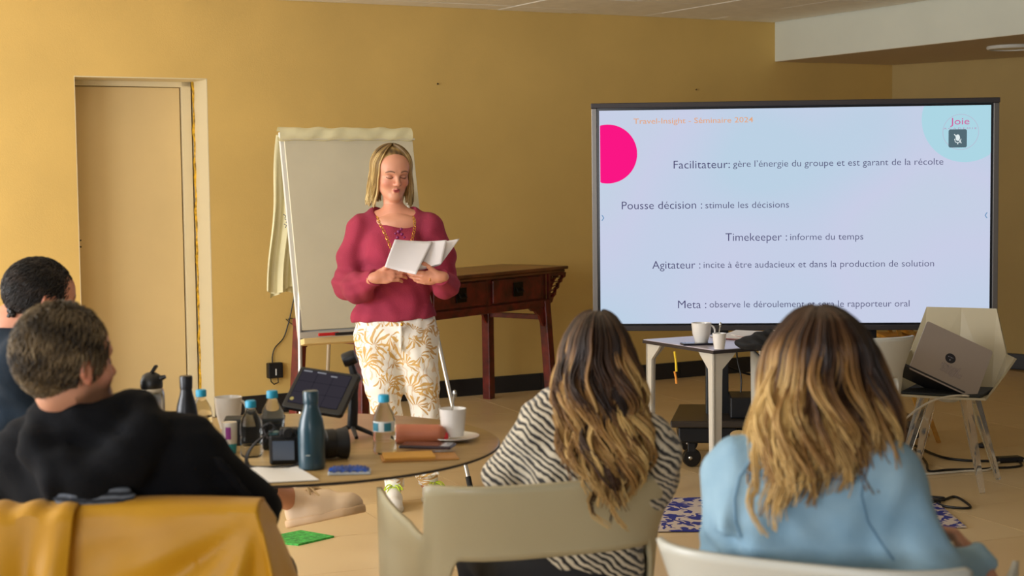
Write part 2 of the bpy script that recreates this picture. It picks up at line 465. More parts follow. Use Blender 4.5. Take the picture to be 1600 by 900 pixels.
# low grey thing: wall charger with cable
p = W(427, 578, 1); u = (427-800)/2500; Y = 11.236/(1-.55*u); p = W(427, 578, Y)
ch = thing('power_adapter', 'black power adapter plugged into the yellow wall by the door', 'adapter', (p.x, p.y, p.z)); ch.rotation_euler = (0, 0, ALPHA)
build('casing', MB().box((-.05, -.05, -.05), (.05, -.001, .05)), mat('black_plastic', (18, 18, 20), .4), ch, bevel=.006)
build('status_label', MB().box((-.004, -.0515, -.03), (.004, -.05, .012)), mat('white_plastic', (225, 225, 220), .4), ch)
build('cord', MB().tube([(-.03,-.03,-.05),(-.03,-.035,-.07),(-.01,-.035,-.09),(.02,-.035,-.08),(.02,-.03,-.05)], .004, 8), MATS['black_plastic'], ch, smooth=True)
mb = MB(); pts = [(424,566),(424,556),(428,543),(441,528),(448,508),(452,492),(455,478),(458,462),(460,440)]
def onwall(px, py, off=.02):
    u = (px-800)/2500; return W(px, py, 11.236/(1-.55*u)) + NX*off
def cr(pts, n=8):
    """smooth path through points"""
    pts = [Vector(p) for p in pts]; out = []
    P = [pts[0]*2-pts[1]]+pts+[pts[-1]*2-pts[-2]]
    for i in range(1, len(P)-2):
        for k in range(n):
            t = k/n; a, b, c_, d_ = P[i-1], P[i], P[i+1], P[i+2]
            out.append(.5*((2*b)+(c_-a)*t+(2*a-5*b+4*c_-d_)*t*t+(3*b-a-3*c_+d_)*t**3))
    out.append(pts[-1]); return out
w = cr([onwall(*q_) for q_ in pts]); l = cr([onwall(*q_) for q_ in ((448,499),(452,497),(457,498),(459,503),(455,506),(449,502),(445,498))])
mb.tube(w, .004, 8); mb.tube(l, .003, 6)
cb = build('cable', mb, MATS['black_plastic'], None, smooth=True)
tag(cb, 'thin black cable looping down the wall from the flip chart to the adapter', 'cable')
# ================================================================ FURNITURE AND THINGS BEYOND
blk = MATS['black_plastic']
white = mat('white_glaze', (232, 228, 222), .25, coat=.3)
steel = mat('brushed_steel', (190, 186, 178), .25, 1.0)
paper = mat('white_paper', (232, 228, 222), .8)
# ---- dark red altar console
red = mat('dark_red_lacquer', (92, 26, 20), .38, var=.35, vscale=14, bump=.12, bscale=40, coat=.2)
redtop = mat('dark_red_lacquer_top', (106, 62, 36), .35, var=.25, vscale=6, coat=.2)
brz = mat('blackened_brass', (22, 18, 15), .45, .6)
t = thing('console_table', 'dark red lacquered altar console with drawers behind the standing woman', 'table', (-.516, 9.967, 0), radians(54))
build('table_top', MB().box((-1.15,-.275,.893),(1.15,.275,.915)).box((-1.13,-.26,.872),(1.13,.26,.893)), redtop, t, bevel=.006)
build('drawer_case', MB().box((-.94,-.235,.700),(.94,.24,.872)), red, t, bevel=.003)
for i in range(3):
    x = -.6+.6*i
    dr_ = build('drawer', MB().box((x-.265,-.249,.712),(x+.265,-.225,.862)), red, t, bevel=.006)
    build('drawer_pull', MB().box((x-.05,-.256,.745),(x+.05,-.249,.835)).tube([(x-.03,-.258,.80),(x-.03,-.272,.775),(x+.03,-.272,.775),(x+.03,-.258,.80)],.005,6), brz, dr_, bevel=.003)
build('lower_rail', MB().box((-.955,-.258,.655),(.955,-.20,.702)).box((-.955,.20,.655),(.955,.258,.702)), red, t, bevel=.004)
for sx in (-1, 1):
    build('end_rail', MB().box((min(sx*.92,sx*.97),-.25,.655),(max(sx*.92,sx*.97),.25,.702)), red, t, bevel=.003)
    build('side_stretcher', MB().bar((sx*.915,-.25,.585),(sx*.915,.25,.585),.028,.035), red, t, bevel=.003)
    for sy in (-1, 1):
        mb = MB(); a = [Vector((sx*.915, sy*.235, .7)), Vector((sx*.955, sy*.262, 0))]
        mb.bar(a[1], a[0], .062, .062, (0,1,0)); build('leg', mb, red, t, bevel=.006)
        poly = [(0,0),(.16,0),(.13,-.02),(.10,-.022),(.075,-.045),(.05,-.055),(.035,-.085),(.02,-.11),(0,-.13)]
        m = Matrix.Translation((sx*.885, sy*.235, .656)) @ Matrix.Scale(-sx, 4, (1,0,0)) @ Matrix.Rotation(radians(90), 4, 'X')
        build('spandrel', MB().prism(poly, .018, m), red, t)
    # carved fret bracket under the overhang
    poly = [(0,0),(.205,.0),(.20,-.03),(.165,-.034),(.16,-.062),(.128,-.07),(.12,-.10),(.09,-.112),(.085,-.145),(.055,-.16),(.04,-.19),(0,-.205)]
    m = Matrix.Translation((sx*.94, -.235, .872)) @ Matrix.Scale(sx, 4, (1,0,0)) @ Matrix.Rotation(radians(90), 4, 'X')
    mb = MB(); n = len(poly)
    inner = [(.02+(x*.72), -.02+y*.72) for x, y in poly]
    for i in range(n):
        j = (i+1) % n
        mb.add([m @ Vector((*p_, z)) for z in (0, .022) for p_ in (poly[i], poly[j], inner[j], inner[i])],
               [(0,1,2,3),(7,6,5,4),(0,4,5,1),(1,5,6,2),(2,6,7,3),(3,7,4,0)])
    for k in range(5):
        a = m @ Vector((.015+.032*k, -.01, .011)); b = m @ Vector((.01+.012*k, -.17+.03*k, .011)); mb.bar(a, b, .006, .012, (0,1,0))
        a = m @ Vector((.0, -.03-.032*k, .011)); b = m @ Vector((.16-.028*k, -.03-.026*k, .011)); mb.bar(a, b, .006, .012, (0,1,0))
    build('fret_bracket', mb, red, t)

# ---- flip chart
fcream = mat('flipchart_paper', (206, 198, 172), .75, var=.02, vscale=3, bump=.05, bscale=15)
fcream2 = mat('flipchart_old_sheets', (222, 214, 172), .75, var=.04, vscale=6, bump=.2, bscale=12)
alu = mat('aluminium', (205, 203, 196), .35, .85)
traym = mat('cream_tray', (214, 188, 128), .5)
TL = W(437, 212, 8.15); tau = radians(11.5)
dn = Vector((NX.x*sin(tau), NX.y*sin(tau), -cos(tau))); nb = DX.cross(dn).normalized()
if nb.y > 0: nb = -nb
fb = Vector((TL.x+.4, 8.2, 0))
fc = thing('flip_chart', 'cream flip chart on aluminium easel legs behind the standing woman', 'flip chart', fb)
BW, BH = .74, 1.045
def board(a, b, c=0): return TL + DX*a + dn*b + nb*c
def quadbox(a0, a1, b0, b1, c0, c1):
    vs = [board(a, b, c) for c in (c0, c1) for a, b in ((a0,b0),(a1,b0),(a1,b1),(a0,b1))]
    return MB().add(vs, [(0,1,2,3),(7,6,5,4),(0,4,5,1),(1,5,6,2),(2,6,7,3),(3,7,4,0)])
build('board', quadbox(0, BW, -.02, BH, -.02, 0), mat('board_white', (205, 203, 195), .5), fc, org=fb, bevel=.003)
build('paper_pad', quadbox(.018, BW-.005, -.01, BH-.045, .001, .014), fcream, fc, org=fb, bevel=.002)
def roll(u, v):
    a = -.012+BW*u*1.0; th = -1.0+v*5.4
    r_ = .036+.003*sin(9*u*3)*sin(3*v*3)+.002*sin(u*40+v*9)
    return board(a, -.005+.0-r_*cos(th)*.95+.0, .016+r_*sin(th)*.7)
build('rolled_sheet', MB().grid(roll, 60, 26), fcream2, fc, org=fb, smooth=True)
def lip(u, v): return board(-.005+BW*u*.995, .028+.004*v+.001*sin(u*40), .02+.004*sin(u*30))
build('clamp_bar', quadbox(0, BW, .018, .027, .012, .03), fcream, fc, org=fb)
mb = quadbox(.0, BW, BH, BH+.03, -.02, .07); build('marker_tray', mb, traym, fc, org=fb, bevel=.003)
build('tray_edge', quadbox(.0, BW, BH-.035, BH-.004, .015, .022), mat('grey_strip', (178,172,160), .5), fc, org=fb)
for k in range(4):
    def sheet(u, v, k=k):
        top = board(.0+.01*k, -.01, -.03-.01*k)
        px0 = 437-(22-4*k)*v**1.0 - (2*sin(v*9+k)); yb = 200+(262-8*abs(k-1)+5*sin(u*14+k*2))*v
        zb = W(px0, yb, 8.35).z
        x0 = W(px0, 400, 8.32+.03*k)
        e = Vector((x0.x, x0.y, 0)) + DX*(.45*u)
        wv = .012*(.3+v)*sin(u*30+k*1.7+v*2)+.008*sin(u*75+k)*v
        return Vector((e.x+NX.x*wv, e.y+NX.y*wv+.02*k, zb if v > 0 else top.z))
    build('turned_sheet', MB().grid(sheet, 70, 24), fcream2, fc, org=fb, smooth=True)
# some pen marks on the turned sheets
mb = MB()
for (px, py) in ((443,335),(445,342),(444,350)):
    p_ = W(px, py, 8.30); mb.tube([p_, p_+Vector((.012,0,-.008)), p_+Vector((.006,0,-.02))], .002, 5)
build('pen_mark', mb, mat('ink_blue', (50,60,90), .6), fc, org=fb)
for a, b in ((board(.10, .1, -.03), FL(471, 762)), (board(BW-.08, .1, -.03), FL(735, 762)), (board(.32, .1, -.05), FL(507, 700))):
    build('leg', MB().tube([a, b], .011, 10), alu, fc, org=fb, smooth=True)
    build('rubber_foot', MB().tube([b+(a-b)*.03, b], .014, 10), blk, fc.children[-1], org=fb)
for i, (px, py, l_, c_, nm) in enumerate(((498,523,.075,(190,30,36),'red'),(524,522,.09,(25,22,24),'black'))):
    a = W(px, py, 7.93); m = MB().tube([a, a+DX*l_], .008, 10).tube([a+DX*l_, a+DX*(l_+.03)], .009, 10)
    o = build('marker_pen', m, mat('marker_'+nm, c_, .4), None, org=None, smooth=True)
    tag(o, f'{nm} marker pen lying in the tray of the flip chart', 'marker')

# ---- interactive display on its trolley
DY, DZ = 8.3, radians(-4.6)
DXc = W(1238.5, 340, DY)
ds = thing('display_screen', 'huge flat display on a black trolley showing a white slide in French', 'screen', (DXc.x, DY, 0), DZ)
SW = 1.995; z1 = W(1238.5, 169, DY).z; z0 = W(1238.5, 504, DY).z; SH = z1-z0
bez = mat('display_frame', (58, 54, 56), .45, .3); bezl = mat('display_frame_side', (120, 116, 112), .35, .7)
build('housing', MB().box((-SW/2-.04,-.02,z0-.036),(SW/2+.04,.06,z1+.036)), bez, ds, bevel=.006)
build('frame_top', MB().box((-SW/2-.042,-.045,z1+.012),(SW/2+.042,.03,z1+.038)), bez, ds, bevel=.003)
build('frame_bottom', MB().box((-SW/2-.04,-.035,z0-.038),(SW/2+.04,.0,z0-.010)), bez, ds, bevel=.003)
for sx in (-1, 1):
    a, b = sorted((sx*(SW/2+.012), sx*(SW/2+.04)))
    build('frame_side', MB().box((a,-.035,z0-.01),(b,.0,z1+.012)), bezl, ds, bevel=.003)
build('black_border', MB().box((-SW/2-.012,-.024,z0-.012),(SW/2+.012,-.019,z1+.012)), mat('gloss_black', (8,8,14), .2), ds)
q = NT('slide_background'); tc = q.n('ShaderNodeTexCoord')
nz = q.n('ShaderNodeTexNoise', i_Scale=.9, i_Detail=1.0); q.l(tc.outputs['Object'], nz.inputs['Vector'])
r = q.ramp(nz.outputs[0], [(.35, (190, 212, 232)), (.55, (203, 209, 234)), (.7, (196, 214, 230))])
q.b.inputs['Base Color'].default_value = (0,0,0,1); q.b.inputs['Specular IOR Level'].default_value = .1
q.l(r.outputs[0], q.b.inputs['Emission Color']); q.b.inputs['Emission Strength'].default_value = .96
pan = build('slide', MB().box((-SW/2,-.027,z0),(SW/2,-.0245,z1)), q.m, ds)
def sx_(px, py):
    """slide pixel -> local display coordinates"""
    u = (px-938.5)/600; top = 172-6.5*u; v = (py-top)/(504-top)
    return -SW/2+u*SW, z1-v*SH
def disc(px, py, rpx, clip0=None, clip1=None, ztop=None, n=64):
    x, z = sx_(px, py); r_ = rpx/600*SW; pts = []
    for i in range(n):
        a = 2*pi*i/n; X = x+r_*cos(a); Z = z+r_*sin(a)
        if clip0 is not None: X = max(X, clip0)
        if clip1 is not None: X = min(X, clip1)
        if ztop is not None: Z = min(Z, ztop)
        pts.append((X, Z))
    return pts
def flat(name, poly, c, y, strength=1.0, nm=None):
    mb = MB(); mb.add([(x, y, z) for x, z in poly], [tuple(range(len(poly)))])
    return build(name, mb, emit(nm or 'slide_'+name, c, strength), ds)
flat('pink_disc', disc(951.5, 239, 46, clip0=-SW/2+.004), (250, 22, 132), -.0285)
flat('pale_blue_disc', disc(1500, 187, 66, clip1=SW/2, ztop=z1), (172, 214, 228), -.0285)
def ring(name, px, py, rpx, c):
    x, z = sx_(px, py); r_ = rpx/600*SW; mb = MB()
    mb.tube([(x+r_*cos(2*pi*i/48), -.029, z+r_*sin(2*pi*i/48)) for i in range(49)], .0012, 5, caps=False)
    build(name, mb, emit('slide_'+name, c), ds)
ring('logo_ring', 1493, 207, 27, (186, 178, 204))
bx, bz = sx_(1488.5, 217); hw = .046
flat('mute_badge', [(bx-hw+.006,bz-hw),(bx+hw-.006,bz-hw),(bx+hw,bz-hw+.006),(bx+hw,bz+hw-.006),(bx+hw-.006,bz+hw),(bx-hw+.006,bz+hw),(bx-hw,bz+hw-.006),(bx-hw,bz-hw+.006)], (84, 106, 116), -.030)
mb = MB().ball((bx,-.031,bz+.004),(.011,.002,.017),12)
mb.tube([(bx-.016,-.031,bz-.002),(bx-.012,-.031,bz-.018),(bx,-.031,bz-.022),(bx+.012,-.031,bz-.018),(bx+.016,-.031,bz-.002)],.002,5)
mb.tube([(bx,-.031,bz-.02),(bx,-.031,bz-.03)],.0025,5); mb.tube([(bx-.018,-.031,bz+.022),(bx+.018,-.031,bz-.024)],.0025,5)
build('mute_symbol', mb, emit('slide_symbol', (226, 236, 238)), ds)
def text(s, px0, px1, py, hpx, c, thin=0, name='slide_text', sp=1.0):
    """a line of slide lettering: from px0 to px1, baseline py, capital height hpx"""
    cu = bpy.data.curves.new(name, 'FONT'); cu.body = s; cu.size = 1; cu.space_character = sp; cu.offset = thin; cu.resolution_u = 3
    cu.align_x = 'LEFT'
    o = bpy.data.objects.new(name, cu); COL.objects.link(o)
    bpy.context.view_layer.update()
    w = max(v[0] for v in o.bound_box)-min(v[0] for v in o.bound_box); x0o = min(v[0] for v in o.bound_box)
    me = bpy.data.meshes.new_from_object(o.evaluated_get(bpy.context.evaluated_depsgraph_get()))
    bpy.data.objects.remove(o)
    xa, za = sx_(px0, py); xb, _ = sx_(px1, py); sxx = (xb-xa)/w; szz = hpx/600*SW/.72
    for v in me.vertices: v.co = (xa+(v.co.x-x0o)*sxx, -.0292, za+v.co.y*szz)
    me.update(); me.materials.clear()
    return link(name, me, emit('slide_ink_%d_%d_%d' % c, c), ds)
ink = (66, 62, 104); ink2 = (84, 84, 118)
text('Travel-Insight - Séminaire 2024', 992, 1177, 192.5, 8.6, (228, 168, 128), .003)
text('Facilitateur:', 1054, 1141, 262, 12.8, ink, -.006); text('gère l’énergie du groupe et est garant de la récolte', 1146, 1467, 260, 10.6, ink2, -.005)
text('Pousse décision :', 973, 1098, 325, 12.8, ink, -.006); text('stimule les décisions', 1103, 1232, 324, 10.6, ink2, -.005)
text('Timekeeper :', 1134, 1229, 375, 12.8, ink, -.006); text('informe du temps', 1234, 1346, 374, 10.6, ink2, -.005)
text('Agitateur :', 1020, 1095, 418, 12.8, ink, -.006); text('incite à être audacieux et dans la production de solution', 1100, 1454, 417, 10.6, ink2, -.005)
text('Meta :', 1060, 1104, 480, 12.8, ink, -.006); text('observe le déroulement et sera le rapporteur oral', 1109, 1417, 479, 10.6, ink2, -.005)
text('Joie', 1477, 1506, 195.5, 10.5, (206, 96, 156), 0)
text('ACADEMIE', 1467, 1517, 203, 2.6, (186, 140, 180), 0, sp=1.5)
text('›', 941, 945.5, 342.5, 14, (110, 150, 190)); text('‹', 1530, 1534.5, 341, 14, (110, 150, 190))
# trolley
cart = mat('trolley_black', (22, 23, 26), .4, .3); cartg = mat('trolley_grey', (58, 64, 68), .4, .3)
for sx in (-1, 1):
    x = sx*.385
    build('column', MB().box((x-.062,.06,.12),(x+.005,.15,1.25)), cartg, ds, bevel=.004)
    build('column_side', MB().box((x+.005,.08,.12),(x+.058,.15,1.25)), cart, ds, bevel=.004)
build('crossbar', MB().box((-.45,.065,.95),(.45,.10,1.05)).box((-.45,.065,1.2),(.45,.10,1.3)), cart, ds)
m = MB(); P8 = [(-.64,-.2),(.64,-.2),(.58,.42),(-.58,.42)]
build('deck', MB().prism(P8, .035, Matrix.Translation((0,0,.215))), mat('deck_brown_black', (52,44,36), .35), ds, bevel=.006)
build('deck_box', MB().box((-.60,-.17,.13),(-.30,.35,.215)).box((.30,-.17,.13),(.60,.35,.215)).box((-.3,-.1,.15),(.3,.3,.215)), cart, ds, bevel=.01)
build('media_box', MB().box((-.33,-.12,.25),(.1,.14,.36)), cart, ds, bevel=.008)
build('cutout', MB().ball((-.29,-.171,.175),(.045,.004,.025),16), mat('cutout_beige', (200,168,110), .6), ds)
for x in (-.53, .53):
    for y in (-.12, .34):
        c = build('caster', MB().box((x-.02,y-.03,.08),(x+.02,y+.03,.13)), cart, ds, bevel=.004)
        build('wheel', MB().lathe([(.01,-.02),(.045,-.018),(.049,-.01),(.049,.01),(.045,.018),(.01,.02)], 24, m=Matrix.Translation((x,y,.049)) @ Matrix.Rotation(radians(14),4,'Z') @ Matrix.Rotation(pi/2,4,'X')), mat('caster_rubber', (14,14,16), .35), c, smooth=True)
        build('hub', MB().ball((x-.006,y-.022,.049),(.012,.008,.012),10), steel, c, smooth=True)
o = build('cable', MB().tube(cr([(DXc.x-.45,8.55,.62),(DXc.x-.35,8.6,.5),(DXc.x-.1,8.6,.42),(DXc.x+.1,8.5,.52)]), .006, 8), blk, None, smooth=True)
tag(o, 'black cable slung across behind the small white table', 'cable')
o = build('cable', MB().tube(cr([W(1150,515,8.42),W(1152,560,8.44),W(1158,590,8.43),W(1157,620,8.42),W(1154,640,8.40)]), .0045, 8), blk, None, smooth=True)
tag(o, 'thin black cable hanging down below the display', 'cable')

# ---- small white table in front of the display
wt = mat('white_table_metal', (206, 200, 186), .4); lil = mat('pale_table_top', (196, 186, 196), .3, coat=.3)
t = thing('side_table', 'small white square table with angular legs in front of the display', 'table', (1.066, 7.418, 0), radians(28))
build('table_top', MB().box((-.36,-.285,.726),(.36,.285,.74)), lil, t, bevel=.003)
build('edge_band', MB().box((-.362,-.287,.722),(.362,.287,.737)), mat('dark_edge', (44,36,36), .5), t)
for sx in (-1, 1):
    for sy in (-1, 1):
        cx, cy = sx*.35, sy*.275; mb = MB()
        for ax in (0, 1):
            prof = [(0,0),(.036,0),(.044,.60),(.046,.65),(.10,.70),(.12,.722),(0,.722)]
            if ax == 0: m = Matrix(((-sx,0,0,cx),(0,0,-sy,cy),(0,1,0,0),(0,0,0,1)))
            else: m = Matrix(((0,0,-sx,cx),(-sy,0,0,cy),(0,1,0,0),(0,0,0,1)))
            mb.prism(prof, .012, m)
        build('leg', mb, wt, t)

def cup(name, label, c, r=.042, h=.085, rot=0, spoon=False, saucer=False, cat='cup', m=None, flare=.72, handle=True):
    z = c.z
    t = thing(name, label, cat, (c.x, c.y, z), rot)
    z0_ = .012 if saucer else 0
    pr = [(r*.01,z0_+.002),(r*flare,z0_+.002),(r*flare*1.02,z0_+.008),(r*.9,z0_+h*.5),(r,z0_+h),(r*.95,z0_+h),(r*.84,z0_+h*.5),(r*flare*.9,z0_+.012),(r*.01,z0_+.01)]
    b = build('cup_body', MB().lathe(pr, 36, cap=False), m or white, t, smooth=True)
    if handle:
        H = MB().tube([(r*.86,0,z0_+h*.32)]+[(r*.92+r*.42*sin(a)*1.0,0,z0_+h*.6-h*.27*cos(a)) for a in [i*pi/8 for i in range(9)]], r*.10, 8)
        build('handle', H, m or white, t, smooth=True)
    if saucer:
        build('saucer', MB().lathe([(r*.01,0),(r*.9,0),(r*1.9,.012),(r*1.92,.015),(r*.9,.005),(r*.01,.004)], 40, cap=False), white, t, smooth=True)
    if spoon:
        s = tag(build('teaspoon', MB().tube([(-r*.3,0,z0_+.02),(r*.15,.0,z0_+h*1.5)], .003, 8).ball((r*.17,0,z0_+h*1.52),(.006,.003,.012),8), steel, None, smooth=True), spoon, 'spoon')
        s.location = t.location
    return t
cup('coffee_cup', 'white coffee cup standing on the small white table', FL(1096, 537, .74), .046, .096, radians(-15), flare=.62)
cup('espresso_cup', 'smaller ribbed white cup with a spoon on the small white table', FL(1124, 546, .74), .031, .072, radians(90), spoon='small metal spoon standing in the smaller white cup', handle=False, flare=.75)
p = FL(1092, 538.5, .74); t = thing('smartphone', 'black smartphone lying flat beside the cups on the small white table', 'phone', p, radians(8))
build('phone_body', MB().box((-.08,-.035,0),(.08,.035,.009)), mat('phone_black', (16,20,34), .25), t, bevel=.003)
build('screen_glass', MB().box((-.075,-.031,.0085),(.075,.031,.0095)), mat('phone_glass', (10,14,28), .08), t)
# papers with red covers, pouch
mb = MB()
p = FL(1175, 526, .745)
for i, (dx, dy, a, z) in enumerate(((0,0,.2,.0),(-.05,.03,.5,.004),(.06,.02,-.1,.008))):
    sh = thing('document', ('flat sheaf of papers with red edge on the small white table', 'sheaf of papers fanned out to the left behind the black pouch', 'top sheaf of papers curling up behind the black pouch')[i], 'paper', (p.x+dx, p.y+dy, .741+z), radians(28)+a)
    build('sheet', MB().grid(lambda u, v: Vector((-.13+.26*u, -.085+.17*v, .002+.012*u*u)), 8, 4), paper, sh, solid=.002)
    build('red_cover', MB().grid(lambda u, v: Vector((-.135+.27*u, -.09+.18*v, .0+.012*u*u)), 8, 4), mat('red_card', (150,50,40), .6), sh, solid=.0015)
p = FL(1190, 546, .74); base = Vector((p.x, p.y+.02, .74))
s = SDF((-.14,-.1,0-.02),(.14,.1,.12),.005); s.ell((0,0,.025),(.115,.07,.035),k=.02).cap((-.005,0,.05),(.045,0,.072),.016,.014,k=.05)
s.field(lambda x,y,z: .004*np.sin(x*70+y*40)*np.cos(z*90+x*30)); s.plane((0,0,0.001),(0,0,-1))
V,Q = s.mesh(); o = npmesh('pouch', V, Q, mat('black_cloth', (20,20,22), .8, bump=.3, bscale=200)); o.location = base
tag(o, 'crumpled black cloth pouch on the small white table', 'pouch')
p = FL(1054, 541, .74); t = thing('lanyard', 'yellow and orange lanyard hanging over the edge of the small white table', 'lanyard', (p.x-.0, p.y-.035, .70))
for i, (c_, a, b) in enumerate((((236,200,40),.02,-.07),((232,150,50),-.07,-.125))):
    build('strap', MB().tube([(-.004,0,a),(.002,0,(a+b)/2),(.004,-.002,b)], .0055, 6), mat('strap_%d' % i, c_, .7), t)

# ---- polygonal shell chair with clear legs
pc = mat('greige_shell_plastic', (186, 174, 142), .5, coat=.1)
t = thing('shell_chair', 'faceted beige shell chair with transparent legs holding the laptop', 'chair', (2.11, 7.70, 0), radians(152))
V_ = {}
vs = []; fs = []
def pv(p_):
    vs.append(p_); return len(vs)-1
Ct = pv((0,-.275,.835)); Bc = pv((0,-.20,.43)); Fc = pv((0,.215,.445))
for s_ in (-1, 1):
    Tt = pv((.172*s_,-.265,.835)); A = pv((.285*s_,-.16,.605)); A2 = pv((.27*s_,.0,.555)); Fq = pv((.215*s_,.19,.445)); B = pv((.17*s_,-.18,.435)); Tm = pv((.235*s_,-.20,.62))
    fs += [(Ct,Tt,B,Bc), (Tt,Tm,B), (Tm,A,A2,B), (A2,Fq,B), (B,Fq,Fc,Bc)]
build('shell', MB().add(vs, fs), pc, t, solid=.011)
clear = mat('clear_polycarbonate', (250, 250, 246), .08, trans=.93, ior=1.2)
for sx in (-1, 1):
    for sy in (-1, 1):
        a = Vector((sx*.09, sy*.09, .435)); b = Vector((sx*.20, sy*.19, 0))
        m = MB(); d_ = (b-a).normalized(); x = d_.cross(Vector((sx,sy,0))).normalized(); y = d_.cross(x)
        vv = [p_+x*ex*w_+y*ey*w2 for p_, w_, w2 in ((a,.032,.022),(a+(b-a)*.3,.026,.02),(b,.014,.012)) for ex, ey in ((-1,-1),(1,-1),(.35,1),(-.35,1))]
        m.add(vv, [(0,1,2,3),(11,10,9,8)]+[(k*4+i, k*4+(i+1)%4, k*4+4+(i+1)%4, k*4+4+i) for k in (0,1) for i in range(4)])
        build('leg', m, clear, t, bevel=.004)
build('leg_bracket', MB().lathe([(.001,.40),(.035,.40),(.10,.428),(.10,.436),(.001,.436)], 24, cap=False), mat('bracket_white', (220,224,222), .3), t, smooth=True)
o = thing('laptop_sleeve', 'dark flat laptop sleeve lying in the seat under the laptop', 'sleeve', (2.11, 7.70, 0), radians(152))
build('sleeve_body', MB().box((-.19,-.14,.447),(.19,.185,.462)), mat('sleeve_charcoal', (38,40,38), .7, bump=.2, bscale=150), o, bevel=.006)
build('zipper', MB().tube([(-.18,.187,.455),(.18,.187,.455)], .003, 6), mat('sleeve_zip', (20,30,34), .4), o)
# laptop leaning in the seat
lc = [W(1449,501,7.66), W(1552,549,7.62), W(1507,616,7.50), W(1405,567,7.54)]
lt = thing('laptop', 'silver laptop with a round black sticker propped open on the shell chair', 'laptop', (2.11, 7.6, .46)); org = lt.location.copy()
ex = (lc[1]-lc[0]); ey = (lc[3]-lc[0]); wl = ex.length; hl = ey.length; ex.normalize(); nn = ex.cross(ey).normalized(); ey = nn.cross(ex)
if nn.y > 0: nn = -nn
ML = Matrix(((ex.x, ey.x, nn.x, lc[0].x-org.x), (ex.y, ey.y, nn.y, lc[0].y-org.y), (ex.z, ey.z, nn.z, lc[0].z-org.z), (0,0,0,1)))
lapm = mat('laptop_aluminium', (168, 156, 146), .45, .35)
def rrect(x0, y0, x1, y1, r_, n=6):
    out = []
    for cx, cy, a0 in ((x1-r_,y0+r_,-90),(x1-r_,y1-r_,0),(x0+r_,y1-r_,90),(x0+r_,y0+r_,180)):
        out += [(cx+r_*cos(radians(a0+90*i/n)), cy+r_*sin(radians(a0+90*i/n))) for i in range(n+1)]
    return out
build('lid', MB().prism(rrect(0,0,wl,hl,.012), .007, ML @ Matrix.Translation((0,0,-.007))), lapm, lt, bevel=.0015)
build('lcd', MB().prism(rrect(.008,.008,wl-.008,hl-.012,.008), .001, ML @ Matrix.Translation((0,0,-.0085))), mat('gloss_black', (8,8,14), .2), lt)
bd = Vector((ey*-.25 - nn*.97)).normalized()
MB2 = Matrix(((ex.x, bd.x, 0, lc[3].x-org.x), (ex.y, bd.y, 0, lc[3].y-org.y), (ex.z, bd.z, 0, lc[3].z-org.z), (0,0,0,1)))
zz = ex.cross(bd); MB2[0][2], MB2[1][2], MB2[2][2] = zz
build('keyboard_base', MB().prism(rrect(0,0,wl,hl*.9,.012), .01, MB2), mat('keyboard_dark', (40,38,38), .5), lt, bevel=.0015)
def lidpt(px, py):
    a = px-1449; b = py-501; ux, uy = 103/wl, 48/wl; vx, vy = -44/hl, 66/hl
    det = ux*vy-vx*uy; return ((a*vy-vx*b)/det, (ux*b-a*uy)/det)
cx, cy = lidpt(1477.5, 556)
build('round_sticker', MB().prism([(cx+.0255*cos(2*pi*i/32), cy+.0255*sin(2*pi*i/32)) for i in range(32)], .0008, ML), mat('sticker_black', (28,28,36), .4), lt)
m = MB()
for i in range(4): m.box((cx-.013+.007*i, cy-.008, .0009), (cx-.009+.007*i, cy-.003-.002*(i%2), .0012), ML)
m.box((cx-.003, cy+.006, .0009), (cx+.003, cy+.012, .0012), ML)
build('sticker_mark', m, mat('sticker_grey', (150,150,165), .5), lt)
cu = bpy.data.curves.new('t', 'FONT'); cu.body = 'travel\n  insight'; cu.size = .040; cu.align_x = 'CENTER'; cu.shear = .3; cu.space_line = .62; cu.offset = .0
for nm_, off, z_, mm in (('sticker_outline', .0010, .0008, MATS['sticker_black']), ('sticker_text', -.0002, .0012, mat('sticker_pink', (196,182,178), .5))):
    cu.offset = off; to = bpy.data.objects.new('t', cu); COL.objects.link(to); bpy.context.view_layer.update()
    me = bpy.data.meshes.new_from_object(to.evaluated_get(bpy.context.evaluated_depsgraph_get())); bpy.data.objects.remove(to)
    c2 = lidpt(1472, 571)
    for v in me.vertices: v.co = ML @ Vector((c2[0]+v.co.x, c2[1]-.002-v.co.y, z_))
    me.update(); me.materials.clear(); link(nm_, me, mm, lt)

# ---- cables and adapters on the floor at the right
def wire(name, label, pts, r_, m):
    P_ = [FL(x, y, r_+ (z[0] if z else 0)) for x, y, *z in pts]
    o = build(name, MB().tube(cr(P_, 6), r_, 8), m, None, smooth=True); return tag(o, label, 'cable')
wcab = mat('white_cable', (216, 206, 184), .5)
wire('cable', 'black cable running across the floor behind the shell chair to the adapter', [(1412,690),(1432,697),(1455,708),(1480,716),(1520,720),(1566,720)], .007, blk)
wire('cable', 'black cable lying nearest the clear chair legs', [(1430,702),(1447,722),(1452,736),(1480,734),(1530,733),(1555,731),(1580,730),(1596,727),(1592,721)], .006, blk)
wire('cable', 'white cable lying across the floor from the shell chair to the right edge', [(1425,741),(1460,740),(1510,736),(1545,734),(1560,723),(1575,721),(1640,717)], .006, wcab)
wire('cable', 'black cable bundle looped on the floor below the shell chair', [(1443,774),(1470,781),(1490,776),(1505,782),(1516,793),(1490,793),(1470,789),(1462,781),(1475,778),(1450,776)], .006, blk)
o = build('cable', MB().tube(cr([FL(1398,672,.28), W(1420,650,7.35), W(1445,632,7.37), W(1470,622,7.42), W(1500,618,7.47), W(1520,624,7.6), FL(1530,655,.15), FL(1548,712,.01), FL(1556,736,.006)]), .005, 8), wcab, None, smooth=True)
tag(o, 'white charging cable looping up to the laptop on the shell chair', 'cable')
